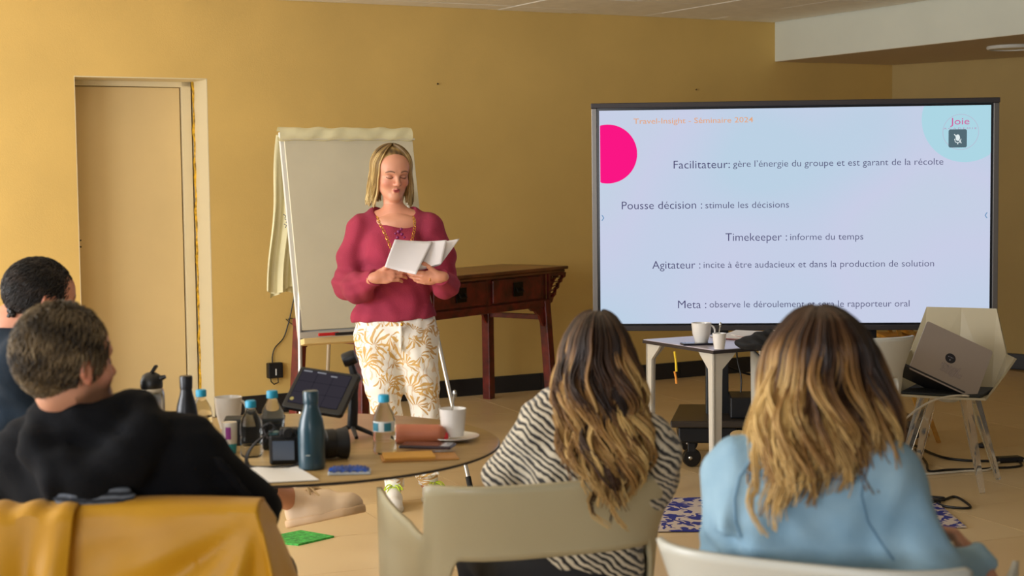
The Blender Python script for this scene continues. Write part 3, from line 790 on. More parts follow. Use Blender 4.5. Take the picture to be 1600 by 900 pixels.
for (px, py, rz, lb, sz) in ((1576,722,.2,'black power brick on the floor at the right edge',(.07,.03,.03)),(1535,699,.9,'small black plug lying behind the shell chair',(.03,.02,.025)),(1455,787,.4,'black connector on the looped cable bundle',(.045,.02,.02)),(1413,682,.1,'dark power block on the floor half hidden by blonde hair',(.06,.08,.07))):
    p = FL(px, py); t = thing('power_brick', lb, 'adapter', p, rz)
    build('casing', MB().box((-sz[0],-sz[1],0),(sz[0],sz[1],sz[2])), blk, t, bevel=.008)
    build('cord_stub', MB().tube([(sz[0],0,sz[2]/2),(sz[0]+.03,0,sz[2]/2)], .006, 8), blk, t)

# ---- patterned mats
q = NT('blue_floral_mat'); tc = q.n('ShaderNodeTexCoord'); nz = q.n('ShaderNodeTexNoise', i_Scale=9.0, i_Detail=2.0)
q.l(tc.outputs['Object'], nz.inputs['Vector'])
mxn = q.n('ShaderNodeMix', data_type='RGBA'); mxn.inputs[0].default_value = .10
q.l(tc.outputs['Object'], mxn.inputs[6]); q.l(nz.outputs['Color'], mxn.inputs[7])
vo = q.n('ShaderNodeTexVoronoi', i_Scale=15.0); q.l(mxn.outputs[2], vo.inputs['Vector'])
wv = q.n('ShaderNodeTexWave', i_Scale=5.0, i_Distortion=14.0, i_Detail=2.0); wv.inputs['Detail Scale'].default_value = 2.0
q.l(tc.outputs['Object'], wv.inputs['Vector'])
f = q.math('ADD', q.math('MULTIPLY', vo.outputs[0], .9), q.math('MULTIPLY', wv.outputs['Fac'], .35))
r = q.ramp(f, [(.0, (32, 40, 132)), (.60, (206, 190, 176))]); r.color_ramp.interpolation = 'CONSTANT'
q.l(r.outputs[0], q.b.inputs['Base Color']); q.b.inputs['Roughness'].default_value = .85
blue = q.m
A_, B_, C_, D_ = FL(990,833), FL(1510,826), FL(1445,771), FL(1046,780)
def matfn(u, v):
    p_ = A_*(1-u)*(1-v)+B_*u*(1-v)+C_*u*v+D_*(1-u)*v
    return Vector((p_.x, p_.y, .004+.003*abs(sin(u*17))*(1-v)))
cen = (A_+B_+C_+D_)/4
o = tag(build('floor_mat', MB().grid(matfn, 40, 12), blue, None, solid=.004), 'dark blue and cream floral mat lying on the floor between the two women', 'mat')
gr = mat('green_mat', (64, 158, 66), .8, var=.25, vscale=60, bump=.3, bscale=90)
P_ = [FL(395,846), FL(466,853), FL(522,840), FL(470,831)]
m = MB().add([Vector((p_.x,p_.y,z)) for z in (.0,.008) for p_ in P_], [(0,1,2,3),(7,6,5,4),(0,4,5,1),(1,5,6,2),(2,6,7,3),(3,7,4,0)])
o = tag(build('floor_mat', m, gr, None), 'corner of a thin green mat on the floor near the white trainer', 'mat')

# ---- pale wooden trestle behind the shell chair
p = Vector((2.22, 9.0, 0)); t = thing('wooden_trestle', 'honey coloured wooden folding rack seen between display and laptop', 'rack', p)
om = mat('honey_wood', (196, 142, 52), .5, var=.15, vscale=10)
for y in (-.12, .12):
    build('strut', MB().bar((-.16,y,0),(.10,y,.72),.03,.02), om, t); build('strut', MB().bar((.16,y,0),(-.10,y,.72),.03,.02), om, t)
for x, z in ((-.1,.72),(.1,.72),(0,.62),(.0,.40)): build('rail', MB().bar((x,-.15,z),(x,.15,z),.03,.02), om, t)
build('shelf', MB().box((-.14,-.15,.58),(.14,.15,.60)), om, t)
# ================================================================ MOULDED CHAIRS, ROUND TABLE AND WHAT STANDS ON IT
def sm(x, a, b):
    t = min(1, max(0, (x-a)/(b-a))); return t*t*(3-2*t)
def moulded_chair(name, label, loc, rotz, m, group=None):
    t = thing(name, label, 'chair', loc, rotz, group)
    def plan(s_):
        a = s_*radians(118); e = 2/3.2
        x = .285*math.copysign(abs(sin(a))**e, sin(a)); y = -.235*math.copysign(abs(cos(a))**e, cos(a))
        if abs(s_) > .76: x *= 1+.12*(abs(s_)-.76)/.24; y += .06*(abs(s_)-.76)/.24
        return x, y
    def top(s_):
        a = abs(s_); return .80 - .14*sm(a, .52, .61) + .055*sm(a, .64, 1.0)
    def bot(s_):
        a = abs(s_); return .615 - .17*sm(a, .36, .52)
    def shell(u, v):
        s_ = 2*u-1; x, y = plan(s_); z = bot(s_)*(1-v)+top(s_)*v; h = z-.45
        r_ = 1+.04*h+.75*max(0, z-.64)*(1-sm(abs(s_), .60, .72)); lean = -.20*max(0, h)*(1-sm(abs(s_), .55, .9))
        return Vector((x*r_, y*r_+lean, z))
    build('backrest', MB().grid(shell, 90, 12), m, t, smooth=True, solid=.012, fix=True)
    def seat(u, v):
        x = (-1+2*u)*(.285-.03*v**6); y = -.23+.48*v
        if v < .25: x *= math.sqrt(max(0, 1-((.25-v)/.25)**2*.5))
        z = .445+.02*(2*u-1)**4-.012*(1-(2*u-1)**2)-.02*sm(v, .85, 1)
        return Vector((x, y, z))
    build('seat', MB().grid(seat, 24, 24), m, t, smooth=True, solid=.012)
    for sx in (-1, 1):
        for sy in (-1, 1):
            build('leg', MB().tube([(sx*.20,sy*.18,.44),(sx*.26,sy*.24,0)], [.018,.012], 12), m, t, smooth=True)
    return t
cream_ch = mat('beige_chair_plastic', (188, 178, 146), .45, coat=.15)
white_ch = mat('offwhite_chair_plastic', (208, 208, 198), .4, coat=.15)
moulded_chair('armchair', 'beige moulded armchair of the woman in the zebra striped jumper', (.02, 3.97, 0), radians(19), cream_ch).scale = (1.06, 1, 1)
moulded_chair('armchair', 'off-white moulded armchair of the woman in the denim shirt', (.655, 3.155, 0), radians(-27.7), white_ch)
moulded_chair('armchair', 'moulded armchair covered by the yellow jacket at lower left', (-.85, 3.60, 0), 0, white_ch).scale = (.9, 1, 1)
moulded_chair('armchair', 'empty off-white armchair half hidden beyond the blonde woman in denim', (1.42, 7.14, 0), radians(8), white_ch)
moulded_chair('armchair', 'moulded armchair under the dark haired man at the far left', (-1.42, 4.62, 0), radians(-35), white_ch)

# ---- round table
RT = Vector((-.66, 4.6, 0)); TZ = .74
t = thing('round_table', 'round wooden meeting table with a dark edge strewn with bottles and camera', 'table', RT)
q = NT('ash_laminate'); tc = q.n('ShaderNodeTexCoord'); mp = q.n('ShaderNodeMapping'); mp.inputs['Scale'].default_value = (1.5, 14, 1)
q.l(tc.outputs['Object'], mp.inputs[0]); nz = q.n('ShaderNodeTexNoise', i_Scale=3.0, i_Detail=6.0); q.l(mp.outputs[0], nz.inputs[0])
r = q.ramp(nz.outputs[0], [(.3, (166, 136, 86)), (.7, (186, 156, 104))]); q.l(r.outputs[0], q.b.inputs['Base Color']); q.b.inputs['Roughness'].default_value = .28
build('table_top', MB().lathe([(.001,.735),(.612,.735),(.618,.7375),(.615,.74),(.001,.74)], 96, cap=False), q.m, t, smooth=True)
build('edge_band', MB().lathe([(.45,.729),(.614,.729),(.620,.732),(.619,.737),(.45,.737)], 96, cap=False), mat('dark_edge', (44,36,36), .5), t, smooth=True)
build('underside', MB().lathe([(.001,.722),(.58,.728),(.58,.734),(.001,.734)], 64, cap=False), mat('underside_black', (40,36,34), .7), t)
build('pedestal', MB().lathe([(.03,.03),(.03,.715)], 24, c=(-.09,-.10,0)), steel, t, smooth=True)
build('pedestal_base', MB().lathe([(.001,.0),(.27,.0),(.27,.012),(.04,.03),(.001,.03)], 48, c=(-.09,-.10,0), cap=False), steel, t, smooth=True)
def on(px, Y):
    p_ = W(px, 650, Y); return Vector((p_.x, Y, TZ))
# steel flask with black pouring lid
p = on(238, 4.85); t = thing('thermos_flask', 'brushed steel thermos with a black spouted lid at the left of the table', 'flask', p, radians(-10))
build('flask_body', MB().lathe([(.001,0),(.036,0),(.039,.006),(.039,.118),(.035,.133),(.03,.138),(.001,.138)], 36, cap=False), steel, t, smooth=True)
lid = build('lid', MB().lathe([(.032,.136),(.034,.14),(.034,.158),(.027,.176),(.014,.184),(.001,.186)], 32, cap=False), blk, t, smooth=True)
build('spout', MB().tube([(.025,0,.165),(.045,0,.172)], [.010,.006], 10), blk, lid, smooth=True)
build('lever', MB().bar((-.002,0,.178),(.018,0,.206),.018,.009), blk, lid, bevel=.003)
# insulated bottles
def swell(name, label, p, h, m, mc):
    t = thing(name, label, 'bottle', p)
    k = h/.26
    build('bottle_body', MB().lathe([(0.001,0),(.030*k,0),(.035*k,.005*k),(.0355*k,.13*k),(.031*k,.165*k),(.021*k,.20*k),(.0185*k,.215*k),(.0185*k,.218*k)], 36, cap=False), m, t, smooth=True)
    build('cap', MB().lathe([(.0185*k,.2175*k),(.020*k,.219*k),(.021*k,.255*k),(.019*k,.26*k),(.001,.26*k)], 32, cap=False), mc, t, smooth=True)
    return t
swell('insulated_bottle', 'matt black insulated bottle beside the steel thermos', on(292, 4.42), .225, mat('bottle_black', (22,24,30), .35), mat('bottle_black', (22,24,30), .35))
t = swell('insulated_bottle', 'dark teal insulated bottle standing in front of the camera', on(486, 4.20), .208, mat('bottle_teal', (38,70,84), .32, coat=.3), mat('bottle_teal', (38,70,84), .32, coat=.3))
for o in t.children: o.scale = (1.25, 1.25, 1)
build('print', MB().box((-.012,-.0375,.04),(.0,-.0355,.043)), mat('print_white', (180,190,190), .5), t)
# water bottles
pet = mat('clear_bottle_plastic', (235, 240, 240), .05, trans=1.0, ior=1.12)
capm = mat('turquoise_cap', (36, 160, 200), .4)
labm = mat('paper_label_white', (214, 220, 218), .5); labb = mat('label_teal', (40,120,140), .5)
def waterbottle(label, p, s_=1.0, lab=False, rot=0):
    t = thing('water_bottle', label, 'bottle', p, rot, None)
    pr = [(.001,0),(.026,0),(.031,.006),(.031,.03),(.029,.034),(.031,.038),(.031,.055),(.029,.059),(.031,.063),(.031,.09),(.027,.108),(.017,.126),(.0125,.136),(.0125,.146)]
    build('bottle_body', MB().lathe([(r_*s_, z*s_) for r_, z in pr], 32, cap=False), pet, t, smooth=True)
    build('cap', MB().lathe([(.0125*s_,.139*s_),(.0155*s_,.140*s_),(.0155*s_,.157*s_),(.013*s_,.160*s_),(.001,.160*s_)], 24, cap=False), capm, t, smooth=True)
    if lab:
        w_ = MB()
        def lf(u, v): a = -2.7+u*2.3; return Vector((.0315*s_*cos(a), .0315*s_*sin(a), (.062+.028*v)*s_))
        build('label', MB().grid(lf, 20, 3), labm, t, smooth=True)
        for i, (u0, u1) in enumerate(((.02,.3),(.52,.8))):
            def l2(u, v, u0=u0, u1=u1): a = -2.7+(u0+(u1-u0)*u)*2.3; return Vector((.0322*s_*cos(a), .0322*s_*sin(a), (.064+.022*v)*s_))
            build('label_print', MB().grid(l2, 8, 3), labb, t, smooth=True)
    return t
waterbottle('small clear water bottle with turquoise cap right beside the black bottle', on(315, 4.62))
waterbottle('small clear water bottle with turquoise cap behind the white lip balm tube', on(392, 4.40), .98)
waterbottle('small clear water bottle with turquoise cap against the tilted monitor', on(426, 4.52), 1.05)
waterbottle('labelled clear water bottle standing alone on the right of the table', on(600, 4.43), 1.03, lab=True)
cup('coffee_cup', 'tall white cup with a handle between the water bottles', on(357, 4.9), .043, .10, radians(-5), flare=.62)
pcup = FL(708, 688, TZ)
cup('coffee_cup', 'white cup and saucer at the right edge of the round table', pcup, .040, .082, radians(160), saucer=True, flare=.78, handle=False, spoon='teaspoon standing in the white cup at the right of the table')
# tube
p = on(358, 4.46); t = thing('cosmetic_tube', 'white tube with a violet mark and turquoise foot in front of the cups', 'tube', p)
build('tube_body', MB().lathe([(.020,.028),(.021,.04),(.022,.085),(.021,.088),(.001,.088)], 20, cap=False), white, t, smooth=True)
build('cap', MB().lathe([(.001,0),(.018,0),(.020,.03),(.001,.03)], 20, cap=False), mat('turquoise_foot', (50,160,176), .4), t, smooth=True)
build('violet_mark', MB().grid(lambda u, v: Vector((.0222*sin(-.35+.7*u), -.0224*cos(-.35+.7*u), .042+.034*v)), 6, 2), mat('violet_print', (150, 60, 150), .5), t)
# black gadget case
p = on(398, 4.62); t = thing('gadget_case', 'black equipment case behind the small water bottles', 'case', p, radians(6))
build('case_body', MB().box((-.085,-.04,0),(.085,.04,.07)), blk, t, bevel=.006); build('case_lid', MB().box((-.087,-.042,.066),(.087,.042,.078)), mat('black_plastic_soft', (26,30,30), .6), t, bevel=.004)
build('clasp', MB().box((-.012,-.047,.055),(.012,-.041,.072)), steel, t)
# round gadget by the sleeve
p = on(318, 4.25); t = thing('wristwatch', 'small dark blue round gadget half hidden by the black hoodie', 'gadget', p+Vector((0,0,.05)))
build('case_body', MB().ball((0,0,0),(.02,.02,.02),14), mat('gadget_blue', (34,48,84), .3), t, smooth=True); build('lens', MB().ball((-.008,-.012,.006),(.011,.009,.011),12), mat('gadget_lens', (190,210,226), .15), t, smooth=True)
# mirrorless camera
p = on(448, 4.28); t = thing('mirrorless_camera', 'black camera with grey screen turned to us and a coiled strap on the table', 'camera', p, radians(4))
camb = mat('camera_black', (24,26,30), .5, bump=.1, bscale=300)
build('camera_body', MB().box((-.048,-.018,0),(.062,.026,.082)), camb, t, bevel=.007)
build('grip', MB().box((.048,-.024,.0),(.07,.03,.074)), camb, t, bevel=.009)
build('viewfinder', MB().box((-.02,-.022,.078),(.03,.022,.098)), camb, t, bevel=.006)
build('rear_screen', MB().box((-.042,-.024,.010),(.024,-.017,.070)), blk, t, bevel=.002)
build('rear_glass', MB().box((-.038,-.0255,.014),(.020,-.0235,.066)), mat('screen_greyblue', (96,108,128), .15), t)
build('dial', MB().lathe([(.001,0),(.012,0),(.012,.01),(.001,.01)], 20, c=(.045,.0,.082), cap=False), steel, t, smooth=True)
build('top_plate', MB().box((-.05,-.014,.08),(-.022,.02,.088)), mat('camera_teal', (70,110,116), .4), t, bevel=.003)
build('eyecup', MB().lathe([(.012,0),(.016,.003),(.012,.010)], 20, m=Matrix.Translation((.005,-.022,.088)) @ Matrix.Rotation(pi/2,4,'X')), blk, t)
st = [(-.05,0,.07),(-.062,-.01,.10),(-.045,-.02,.115),(-.03,-.02,.10),(-.05,-.01,.085),(-.085,-.02,.06),(-.105,-.04,.03),(-.098,-.06,.008),(-.06,-.075,.006),(-.02,-.07,.006),(.03,-.05,.006),(.058,-.02,.03),(.065,.0,.07)]
sp = cr(st, 6); m = MB()
for i in range(len(sp)-1): m.bar(sp[i], sp[i+1]+(sp[i+1]-sp[i])*.15, .010, .0035)
build('strap', m, mat('strap_webbing', (40,38,38), .8), t)
p = on(513, 4.34); t2 = thing('camera_lens', 'big round black lens standing behind the teal bottle', 'lens', p+Vector((0,0,.043)), radians(20))
ml = Matrix.Rotation(pi/2, 4, 'Y')
build('lens_barrel', MB().lathe([(.001,-.05),(.034,-.05),(.034,-.02),(.038,-.015),(.038,.02),(.041,.03),(.043,.05),(.038,.05),(.034,.02),(.001,.018)], 36, m=ml, cap=False), camb, t2, smooth=True)
build('focus_ring', MB().lathe([(.0385,-.012),(.0405,-.010),(.0405,.014),(.0385,.016)], 36, m=ml, cap=False), blk, t2)
build('front_glass', MB().lathe([(.001,.03),(.035,.024)], 30, m=ml, cap=False), mat('lens_glass', (20,24,36), .03), t2, smooth=True)
# tilted monitor on its stand
mc = [W(470,572,4.72), W(562,586,4.66), W(528,654,4.56), W(436,634,4.62)]
bs = on(500, 4.6); mo = thing('field_monitor', 'tilted black tablet monitor showing a dark grid of tiles on the table', 'monitor', bs)
ex = (mc[1]-mc[0]); ey = (mc[3]-mc[0]); wl2 = ex.length; hl2 = ey.length; ex.normalize(); nn = ex.cross(ey).normalized(); ey = nn.cross(ex)
if nn.y > 0: nn = -nn
MM = Matrix(((ex.x, ey.x, nn.x, mc[0].x-bs.x), (ex.y, ey.y, nn.y, mc[0].y-bs.y), (ex.z, ey.z, nn.z, mc[0].z-bs.z), (0,0,0,1)))
build('monitor_body', MB().prism(rrect(0,0,wl2,hl2,.010), .016, MM @ Matrix.Translation((0,0,-.016))), blk, mo, bevel=.003)
build('monitor_screen', MB().prism(rrect(.012,.010,wl2-.02,hl2-.018,.003), .001, MM), emit('monitor_dark', (40,38,46), .8), mo)
cw = (wl2-.04)/3; chh = (hl2-.036)/3
for i in range(3):
    for j in range(3):
        build('screen_tile', MB().prism(rrect(.014+i*(cw+.002), .012+j*(chh+.002), .014+i*(cw+.002)+cw, .012+j*(chh+.002)+chh, .002, 2), .0006, MM @ Matrix.Translation((0,0,.001))), emit('monitor_tile', (58,54,62), .8), mo)
m = MB()
for x0, x1, y0 in ((.018,.045,.013),(.062,.09,.013),(.108,.128,.020)): m.prism([(x0,y0),(x1,y0),(x1,y0+.0045),(x0,y0+.0045)], .0004, MM @ Matrix.Translation((0,0,.0018)))
build('screen_caption', m, emit('monitor_caption', (150,150,156), .8), mo)
m = MB().prism([(.022+.006*cos(2*pi*i/16), hl2-.032+.006*sin(2*pi*i/16)) for i in range(16)], .0004, MM @ Matrix.Translation((0,0,.0018)))
build('screen_icon', m, emit('monitor_icon', (190,170,100), .8), mo)
cb_ = mc[2]*.5+mc[3]*.5-bs
build('stand_arm', MB().bar((cb_.x,cb_.y+.03,cb_.z+.05),(cb_.x-.01,cb_.y+.05,.012),.035,.012), blk, mo, bevel=.003)
build('stand_foot', MB().box((cb_.x-.06,cb_.y-.0,0),(cb_.x+.04,cb_.y+.12,.012)), blk, mo, bevel=.004)
for i in range(3): build('control_knob', MB().ball((cb_.x-.02+.018*i, cb_.y-.012, .035-.004*i),(.006,.006,.006),10), steel, mo, smooth=True)
# gimbal with mini tripod
p = on(550, 4.75); g = thing('phone_gimbal', 'black handheld gimbal standing on mini tripod legs behind the monitor', 'gimbal', p)
z_ = W(550, 560, 4.75).z-TZ
build('grip', MB().tube([(.0,0,.025),(.004,0,.09),(.006,0,.135)], [.016,.015,.013], 16), blk, g, smooth=True)
build('arm', MB().tube([(.006,0,.13),(.012,.0,z_-.06),(.0,0,z_-.02)], [.013,.013,.010], 14), blk, g, smooth=True)
build('motor', MB().lathe([(.001,-.02),(.02,-.02),(.022,-.012),(.022,.012),(.02,.02),(.001,.02)], 24, m=Matrix.Translation((-.004,0,z_+.0)) @ Matrix.Rotation(radians(70),4,'Y'), cap=False), blk, g, smooth=True)
build('motor', MB().lathe([(.001,-.014),(.015,-.014),(.015,.014),(.001,.014)], 20, m=Matrix.Translation((.014,0,z_-.06)) @ Matrix.Rotation(pi/2,4,'X'), cap=False), mat('motor_grey', (50,52,56), .4), g, smooth=True)
for a in (-155, -75, -20, ):
    build('tripod_leg', MB().tube([(0,0,.03),(.075*cos(radians(a)), .075*sin(radians(a)), .004)], [.008,.006], 8), blk, g, smooth=True)
# papers at the front of the table
A_, B_, C_, D_ = FL(395,757,TZ), FL(499,752,TZ), FL(462,729,TZ), FL(383,735,TZ)
o = build('sheet_of_paper', MB().grid(lambda u, v: A_*(1-u)*(1-v)+B_*u*(1-v)+C_*u*v+D_*(1-u)*v+Vector((0,0,.003+.003*sin(u*6)*v)), 12, 6), paper, None, solid=.0015)
tag(o, 'blank white sheet of paper at the near edge of the round table', 'paper')
# blue packet of tissues
p = FL(548, 740, TZ); t = thing('tissue_packet', 'small blue and white packet lying on the near side of the table', 'packet', p, radians(4))
build('pack_base', MB().box((-.058,-.022,0),(.052,.022,.010)), mat('pack_white', (206,216,226), .4), t, bevel=.003)
def crump(u, v):
    return Vector((-.057+.105*u, -.024+.046*v, .010+.010*(1-abs(2*v-1)**3)*(1-abs(2*u-1)**6)+.003*sin(u*33)*cos(v*14)))
build('pack_wrap', MB().grid(crump, 30, 10), mat('pack_blue', (30,66,140), .35, var=.3, vscale=40), t, smooth=True)
# notebook, phone, glasses case
p = FL(655, 716, TZ); t = thing('notebook', 'tan leather notebook lying under a phone on the table', 'notebook', p, radians(9))
build('cover', MB().box((-.105,-.052,0),(.105,.052,.006)), mat('tan_leather', (176,124,62), .5, bump=.1, bscale=200), t, bevel=.003)
build('pages', MB().box((-.098,-.05,.006),(.04,.048,.012)), mat('pages_ochre', (204,150,58), .6), t, bevel=.001)
p = FL(668, 706, TZ); t = thing('smartphone', 'dark smartphone lying on the tan notebook', 'phone', p+Vector((0,0,.013)), radians(-12))
build('phone_body', MB().box((-.075,-.036,0),(.075,.036,.009)), mat('phone_purple', (46,34,44), .3), t, bevel=.004); build('screen_glass', MB().box((-.07,-.032,.0085),(.07,.032,.0096)), mat('phone_glass', (10,14,28), .08), t)
p = FL(656, 697, TZ)+Vector((0,.05,0)); t = thing('glasses_case', 'rounded tan glasses case with a red end beside the labelled bottle', 'case', p, radians(3))
s = SDF((-.11,-.05,-.01),(.11,.05,.07),.004); s.cap((-.062,0,.028),(.048,0,.028),.029,.026,k=.01)
V,Q = s.mesh(); npmesh('case_body', V, Q, mat('tan_pink_leather', (184,110,80), .5, bump=.08, bscale=150), t)
build('red_tip', MB().ball((.072,0,.018),(.009,.014,.014),14), mat('red_enamel', (204,30,44), .35), t, smooth=True)
# ================================================================ PEOPLE
def A3(v): return np.array(v, dtype=np.float32)
def frame(fwd, up=(0,0,1)):
    f = Vector(fwd).normalized(); x = f.cross(Vector(up)).normalized(); z = x.cross(f)
    return Matrix((x, f, z)).transposed()          # columns: right, forward, up
class Head:
    def __init__(s, c, fwd, up=(0,0,1), k=1.0, kx=1.0):
        s.c = Vector(c); s.R = frame(fwd, up); s.k = k; s.kx = kx
    def p(s, x, y, z): return s.c + s.R @ (Vector((x*s.kx, y, z))*s.k)
    def e(s, S, c, r, k=.012, mode='u'): S.ell(s.p(*c), [r[0]*s.kx*s.k, r[1]*s.k, r[2]*s.k], s.R, k*s.k, mode)
    def cp(s, S, a, b, ra, rb=None, k=.012, mode='u'): S.cap(s.p(*a), s.p(*b), ra*s.k, (ra if rb is None else rb)*s.k, k*s.k, mode)
    def build(s, S, fem=True):
        e, cp = lambda *a, **q: s.e(S, *a, **q), lambda *a, **q: s.cp(S, *a, **q)
        e((0,-.012,.035), (.074,.094,.088), k=.02)
        e((0,.030,-.030), (.056,.060,.080), k=.03)
        e((0,.050,.045), (.058,.045,.050), k=.03)
        cp((-.045,-.01,-.055), (-.012,.066,-.098), .018, .015, k=.035); cp((.045,-.01,-.055), (.012,.066,-.098), .018, .015, k=.035)
        e((0,.070,-.098), (.020 if fem else .026,.018,.016), k=.02)
        e((-.036,.060,-.028), (.022,.022,.022), k=.02); e((.036,.060,-.028), (.022,.022,.022), k=.02)
        cp((-.040,.079,.026), (-.012,.086,.024), .008, .009, k=.016); cp((.040,.079,.026), (.012,.086,.024), .008, .009, k=.016)
        for sx in (-1, 1):
            e((sx*.030,.094,.002), (.019,.014,.012), k=.010, mode='s')
            e((sx*.030,.076,.001), (.0145,.013,.0125), k=.002)
            e((sx*.011,.098,-.033), (.008,.009,.007), k=.006)
            # ear
            e((sx*.076,-.006,-.002), (.007,.018,.030), k=.006)
            e((sx*.083,-.002,.002), (.006,.014,.022), k=.004, mode='s'); cp((sx*.082,-.016,.022), (sx*.082,-.018,-.012), .0055, .005, k=.006)
            e((sx*.078,-.004,-.026), (.006,.009,.010), k=.006)
        cp((0,.088,.016), (0,.108,-.026), .007, .0095, k=.012); e((0,.108,-.030), (.0105,.009,.0085), k=.008)
        cp((-.014,.087,-.060), (0,.094,-.057), .0035, .0050, k=.006); cp((.014,.087,-.060), (0,.094,-.057), .0035, .0050, k=.006)
        cp((-.009,.087,-.069), (.009,.087,-.069), .0055, .0055, k=.008)
        e((0,.097,-.0628), (.010,.007,.0022), k=.003, mode='s')
    def local(s, V):
        R = np.array(s.R, dtype=np.float32); return ((V-A3(s.c)) @ R)/(s.k*np.array([s.kx,1,1], dtype=np.float32))
    def paint(s, V, base, beard=None, lips=(168, 62, 62), brow=(92, 62, 40)):
        L = s.local(V); x, y, z = L[:,0], L[:,1], L[:,2]; ax = np.abs(x)
        C = np.tile(A3(lin(base)), (len(V),1))
        def blend(m, c, a):
            w = (m.astype(np.float32)*a)[:,None]; C[:] = C*(1-w)+A3(lin(c))*w
        def soft(d, w): return np.clip(.5-d/w, 0, 1)
        blend(soft(np.sqrt((ax-.040)**2/1.4+(z+.030)**2)-.018, .02)*(y>.03), (206, 118, 100), .45)
        blend(soft(np.sqrt(ax**2+(z+.030)**2)-.012, .012)*(y>.09), (206, 124, 104), .3)
        blend(soft(np.sqrt((x/1.75)**2+(z+.0630)**2)-.0090, .004)*(y>.07), lips, .85)
        blend(soft(np.sqrt((x/4.2)**2+(z+.0628)**2)-.0019, .002)*(y>.08), (80, 24, 26), .85)
        arch = .031-.006*((ax-.03)/.018)**2
        blend(soft(np.abs(z-arch)-.0030, .003)*((ax>.013)&(ax<.050)&(y>.03)), brow, .95)
        lash = -.0035-.004*((ax-.030)/.016)**2*-1
        blend(soft(np.abs(z-lash)-.0024, .002)*((ax>.015)&(ax<.046)&(y>.05)), (40, 26, 20), .95)
        blend(soft(np.sqrt(((ax-.030)/1.4)**2+(z-.004)**2)-.010, .006)*(y>.05), (150, 98, 78), .4)
        blend(soft(np.sqrt((ax-.008)**2+(z+.038)**2)-.003, .003)*(y>.095), (80, 40, 34), .7)
        blend(soft(np.abs(ax-.083)-.004, .008)*((y>-.03)&(y<.02)&(z>-.04)&(z<.035)), (206, 110, 90), .5)
        if beard:
            g = soft(z+.045+.25*(np.maximum(0,-y+.02)), .02)*(y>-.03)*(z>-.125)*(1-soft(np.sqrt((x/1.9)**2+(z+.0625)**2)-.0095, .003))
            blend(g, beard, .8)
        return C
def rgba(C): return np.concatenate([C, np.ones((len(C),1), np.float32)], 1)
def skin_object(parts, tones, parent, org, lips=None):
    """parts: list of (V,Q); tones: matching colours per vertex"""
    V, Q = join(parts); C = np.concatenate(tones)
    return npmesh('body', V, Q, skin_mat(), parent, org=org, col=rgba(C))

def hand(S, wr, d, n, t, curl=(.5,.6,.4), k=1.0, spread=.0, th=.3, thdir=None):
    wr, d, n, t = Vector(wr), Vector(d).normalized(), Vector(n).normalized(), Vector(t).normalized()
    n = (n-d*n.dot(d)).normalized(); tt = d.cross(n); t = tt if tt.dot(t) > 0 else -tt
    R = Matrix((t, d, n)).transposed()
    S.ell(wr+d*.046*k, (.040*k,.050*k,.015*k), R, .012)
    S.cap(wr-d*.02*k, wr+d*.03*k, .024*k, .022*k, .015)
    for i, (o, b, l) in enumerate(((.028,.078,.95),(.0095,.084,1.06),(-.0095,.081,.98),(-.027,.072,.78))):
        p = wr+(d*b+t*o)*k; a = 0
        for j, (L, r0, r1) in enumerate(((.043,.0095,.0085),(.027,.0085,.0078),(.021,.0078,.0066))):
            a += curl[j]+.05*i*(j == 0); q_ = p+(d*cos(a)+n*sin(a)+t*(spread*(1.5-i)))*(L*l*k)
            S.cap(p, q_, r0*k, r1*k, .004); p = q_
    td = Vector(thdir).normalized() if thdir is not None else (t*.75+d*.65+n*.35).normalized()
    p = wr+(d*.018+t*.026)*k
    for j, (L, r0, r1) in enumerate(((.040,.013,.011),(.030,.0105,.010),(.024,.0095,.0075))):
        dd = (td*(1-th*j*.6)+d*(th*j*.6)+n*(th*.25*j)).normalized(); q_ = p+dd*L*k; S.cap(p, q_, r0*k, r1*k, .006); p = q_
def bounds(pts, m):
    P_ = np.array([list(p) for p in pts]); return P_.min(0)-m, P_.max(0)+m
def torso(S, J, inf=0, w=1.0, k=.05):
    x = (J['shR']-J['shL']).normalized(); up = (J['neck']-J['pelvis']).normalized(); f = up.cross(x).normalized(); x = f.cross(up)
    R = Matrix((x, f, up)).transposed(); P_ = lambda t: J['pelvis'].lerp(J['neck'], t)
    H = (J['neck']-J['pelvis']).length/.5
    S.ell(P_(.66), (.148*w+inf,.098+inf,.17*H+inf), R, k); S.ell(P_(.38), (.128*w+inf,.092+inf,.15*H+inf), R, k)
    S.ell(P_(.02), (.165*w+inf,.115+inf,.13+inf), R, k)
    for a in ('shL', 'shR'):
        S.cap(J[a], P_(.93), .048+inf, .045+inf, k); S.cap(J[a], P_(.55)+(J[a]-P_(.92))*.5, .055+inf, .06+inf, k)
def arms(S, J, inf=0, k=.03, rs=(.048,.038,.027), upto='wr'):
    for a in 'LR':
        S.chain([J['sh'+a], J['el'+a], J['wr'+a]], [r+inf for r in rs], k)
def legs(S, J, inf=0, k=.03, rs=(.085,.058,.04)):
    for a in 'LR':
        if 'hip'+a in J: S.chain([J['hip'+a], J['kn'+a], J['an'+a]], [r+inf for r in rs], k)
def folds(a=.004, f=60, s=0):
    def fn(x, y, z):
        return a*(np.sin(f*(x*.8+z*.9+.3*y)+3*np.sin(z*17+s))*np.cos(f*.6*(z-x*.5+y*.4)+s+2*np.sin(x*23)))
    return fn

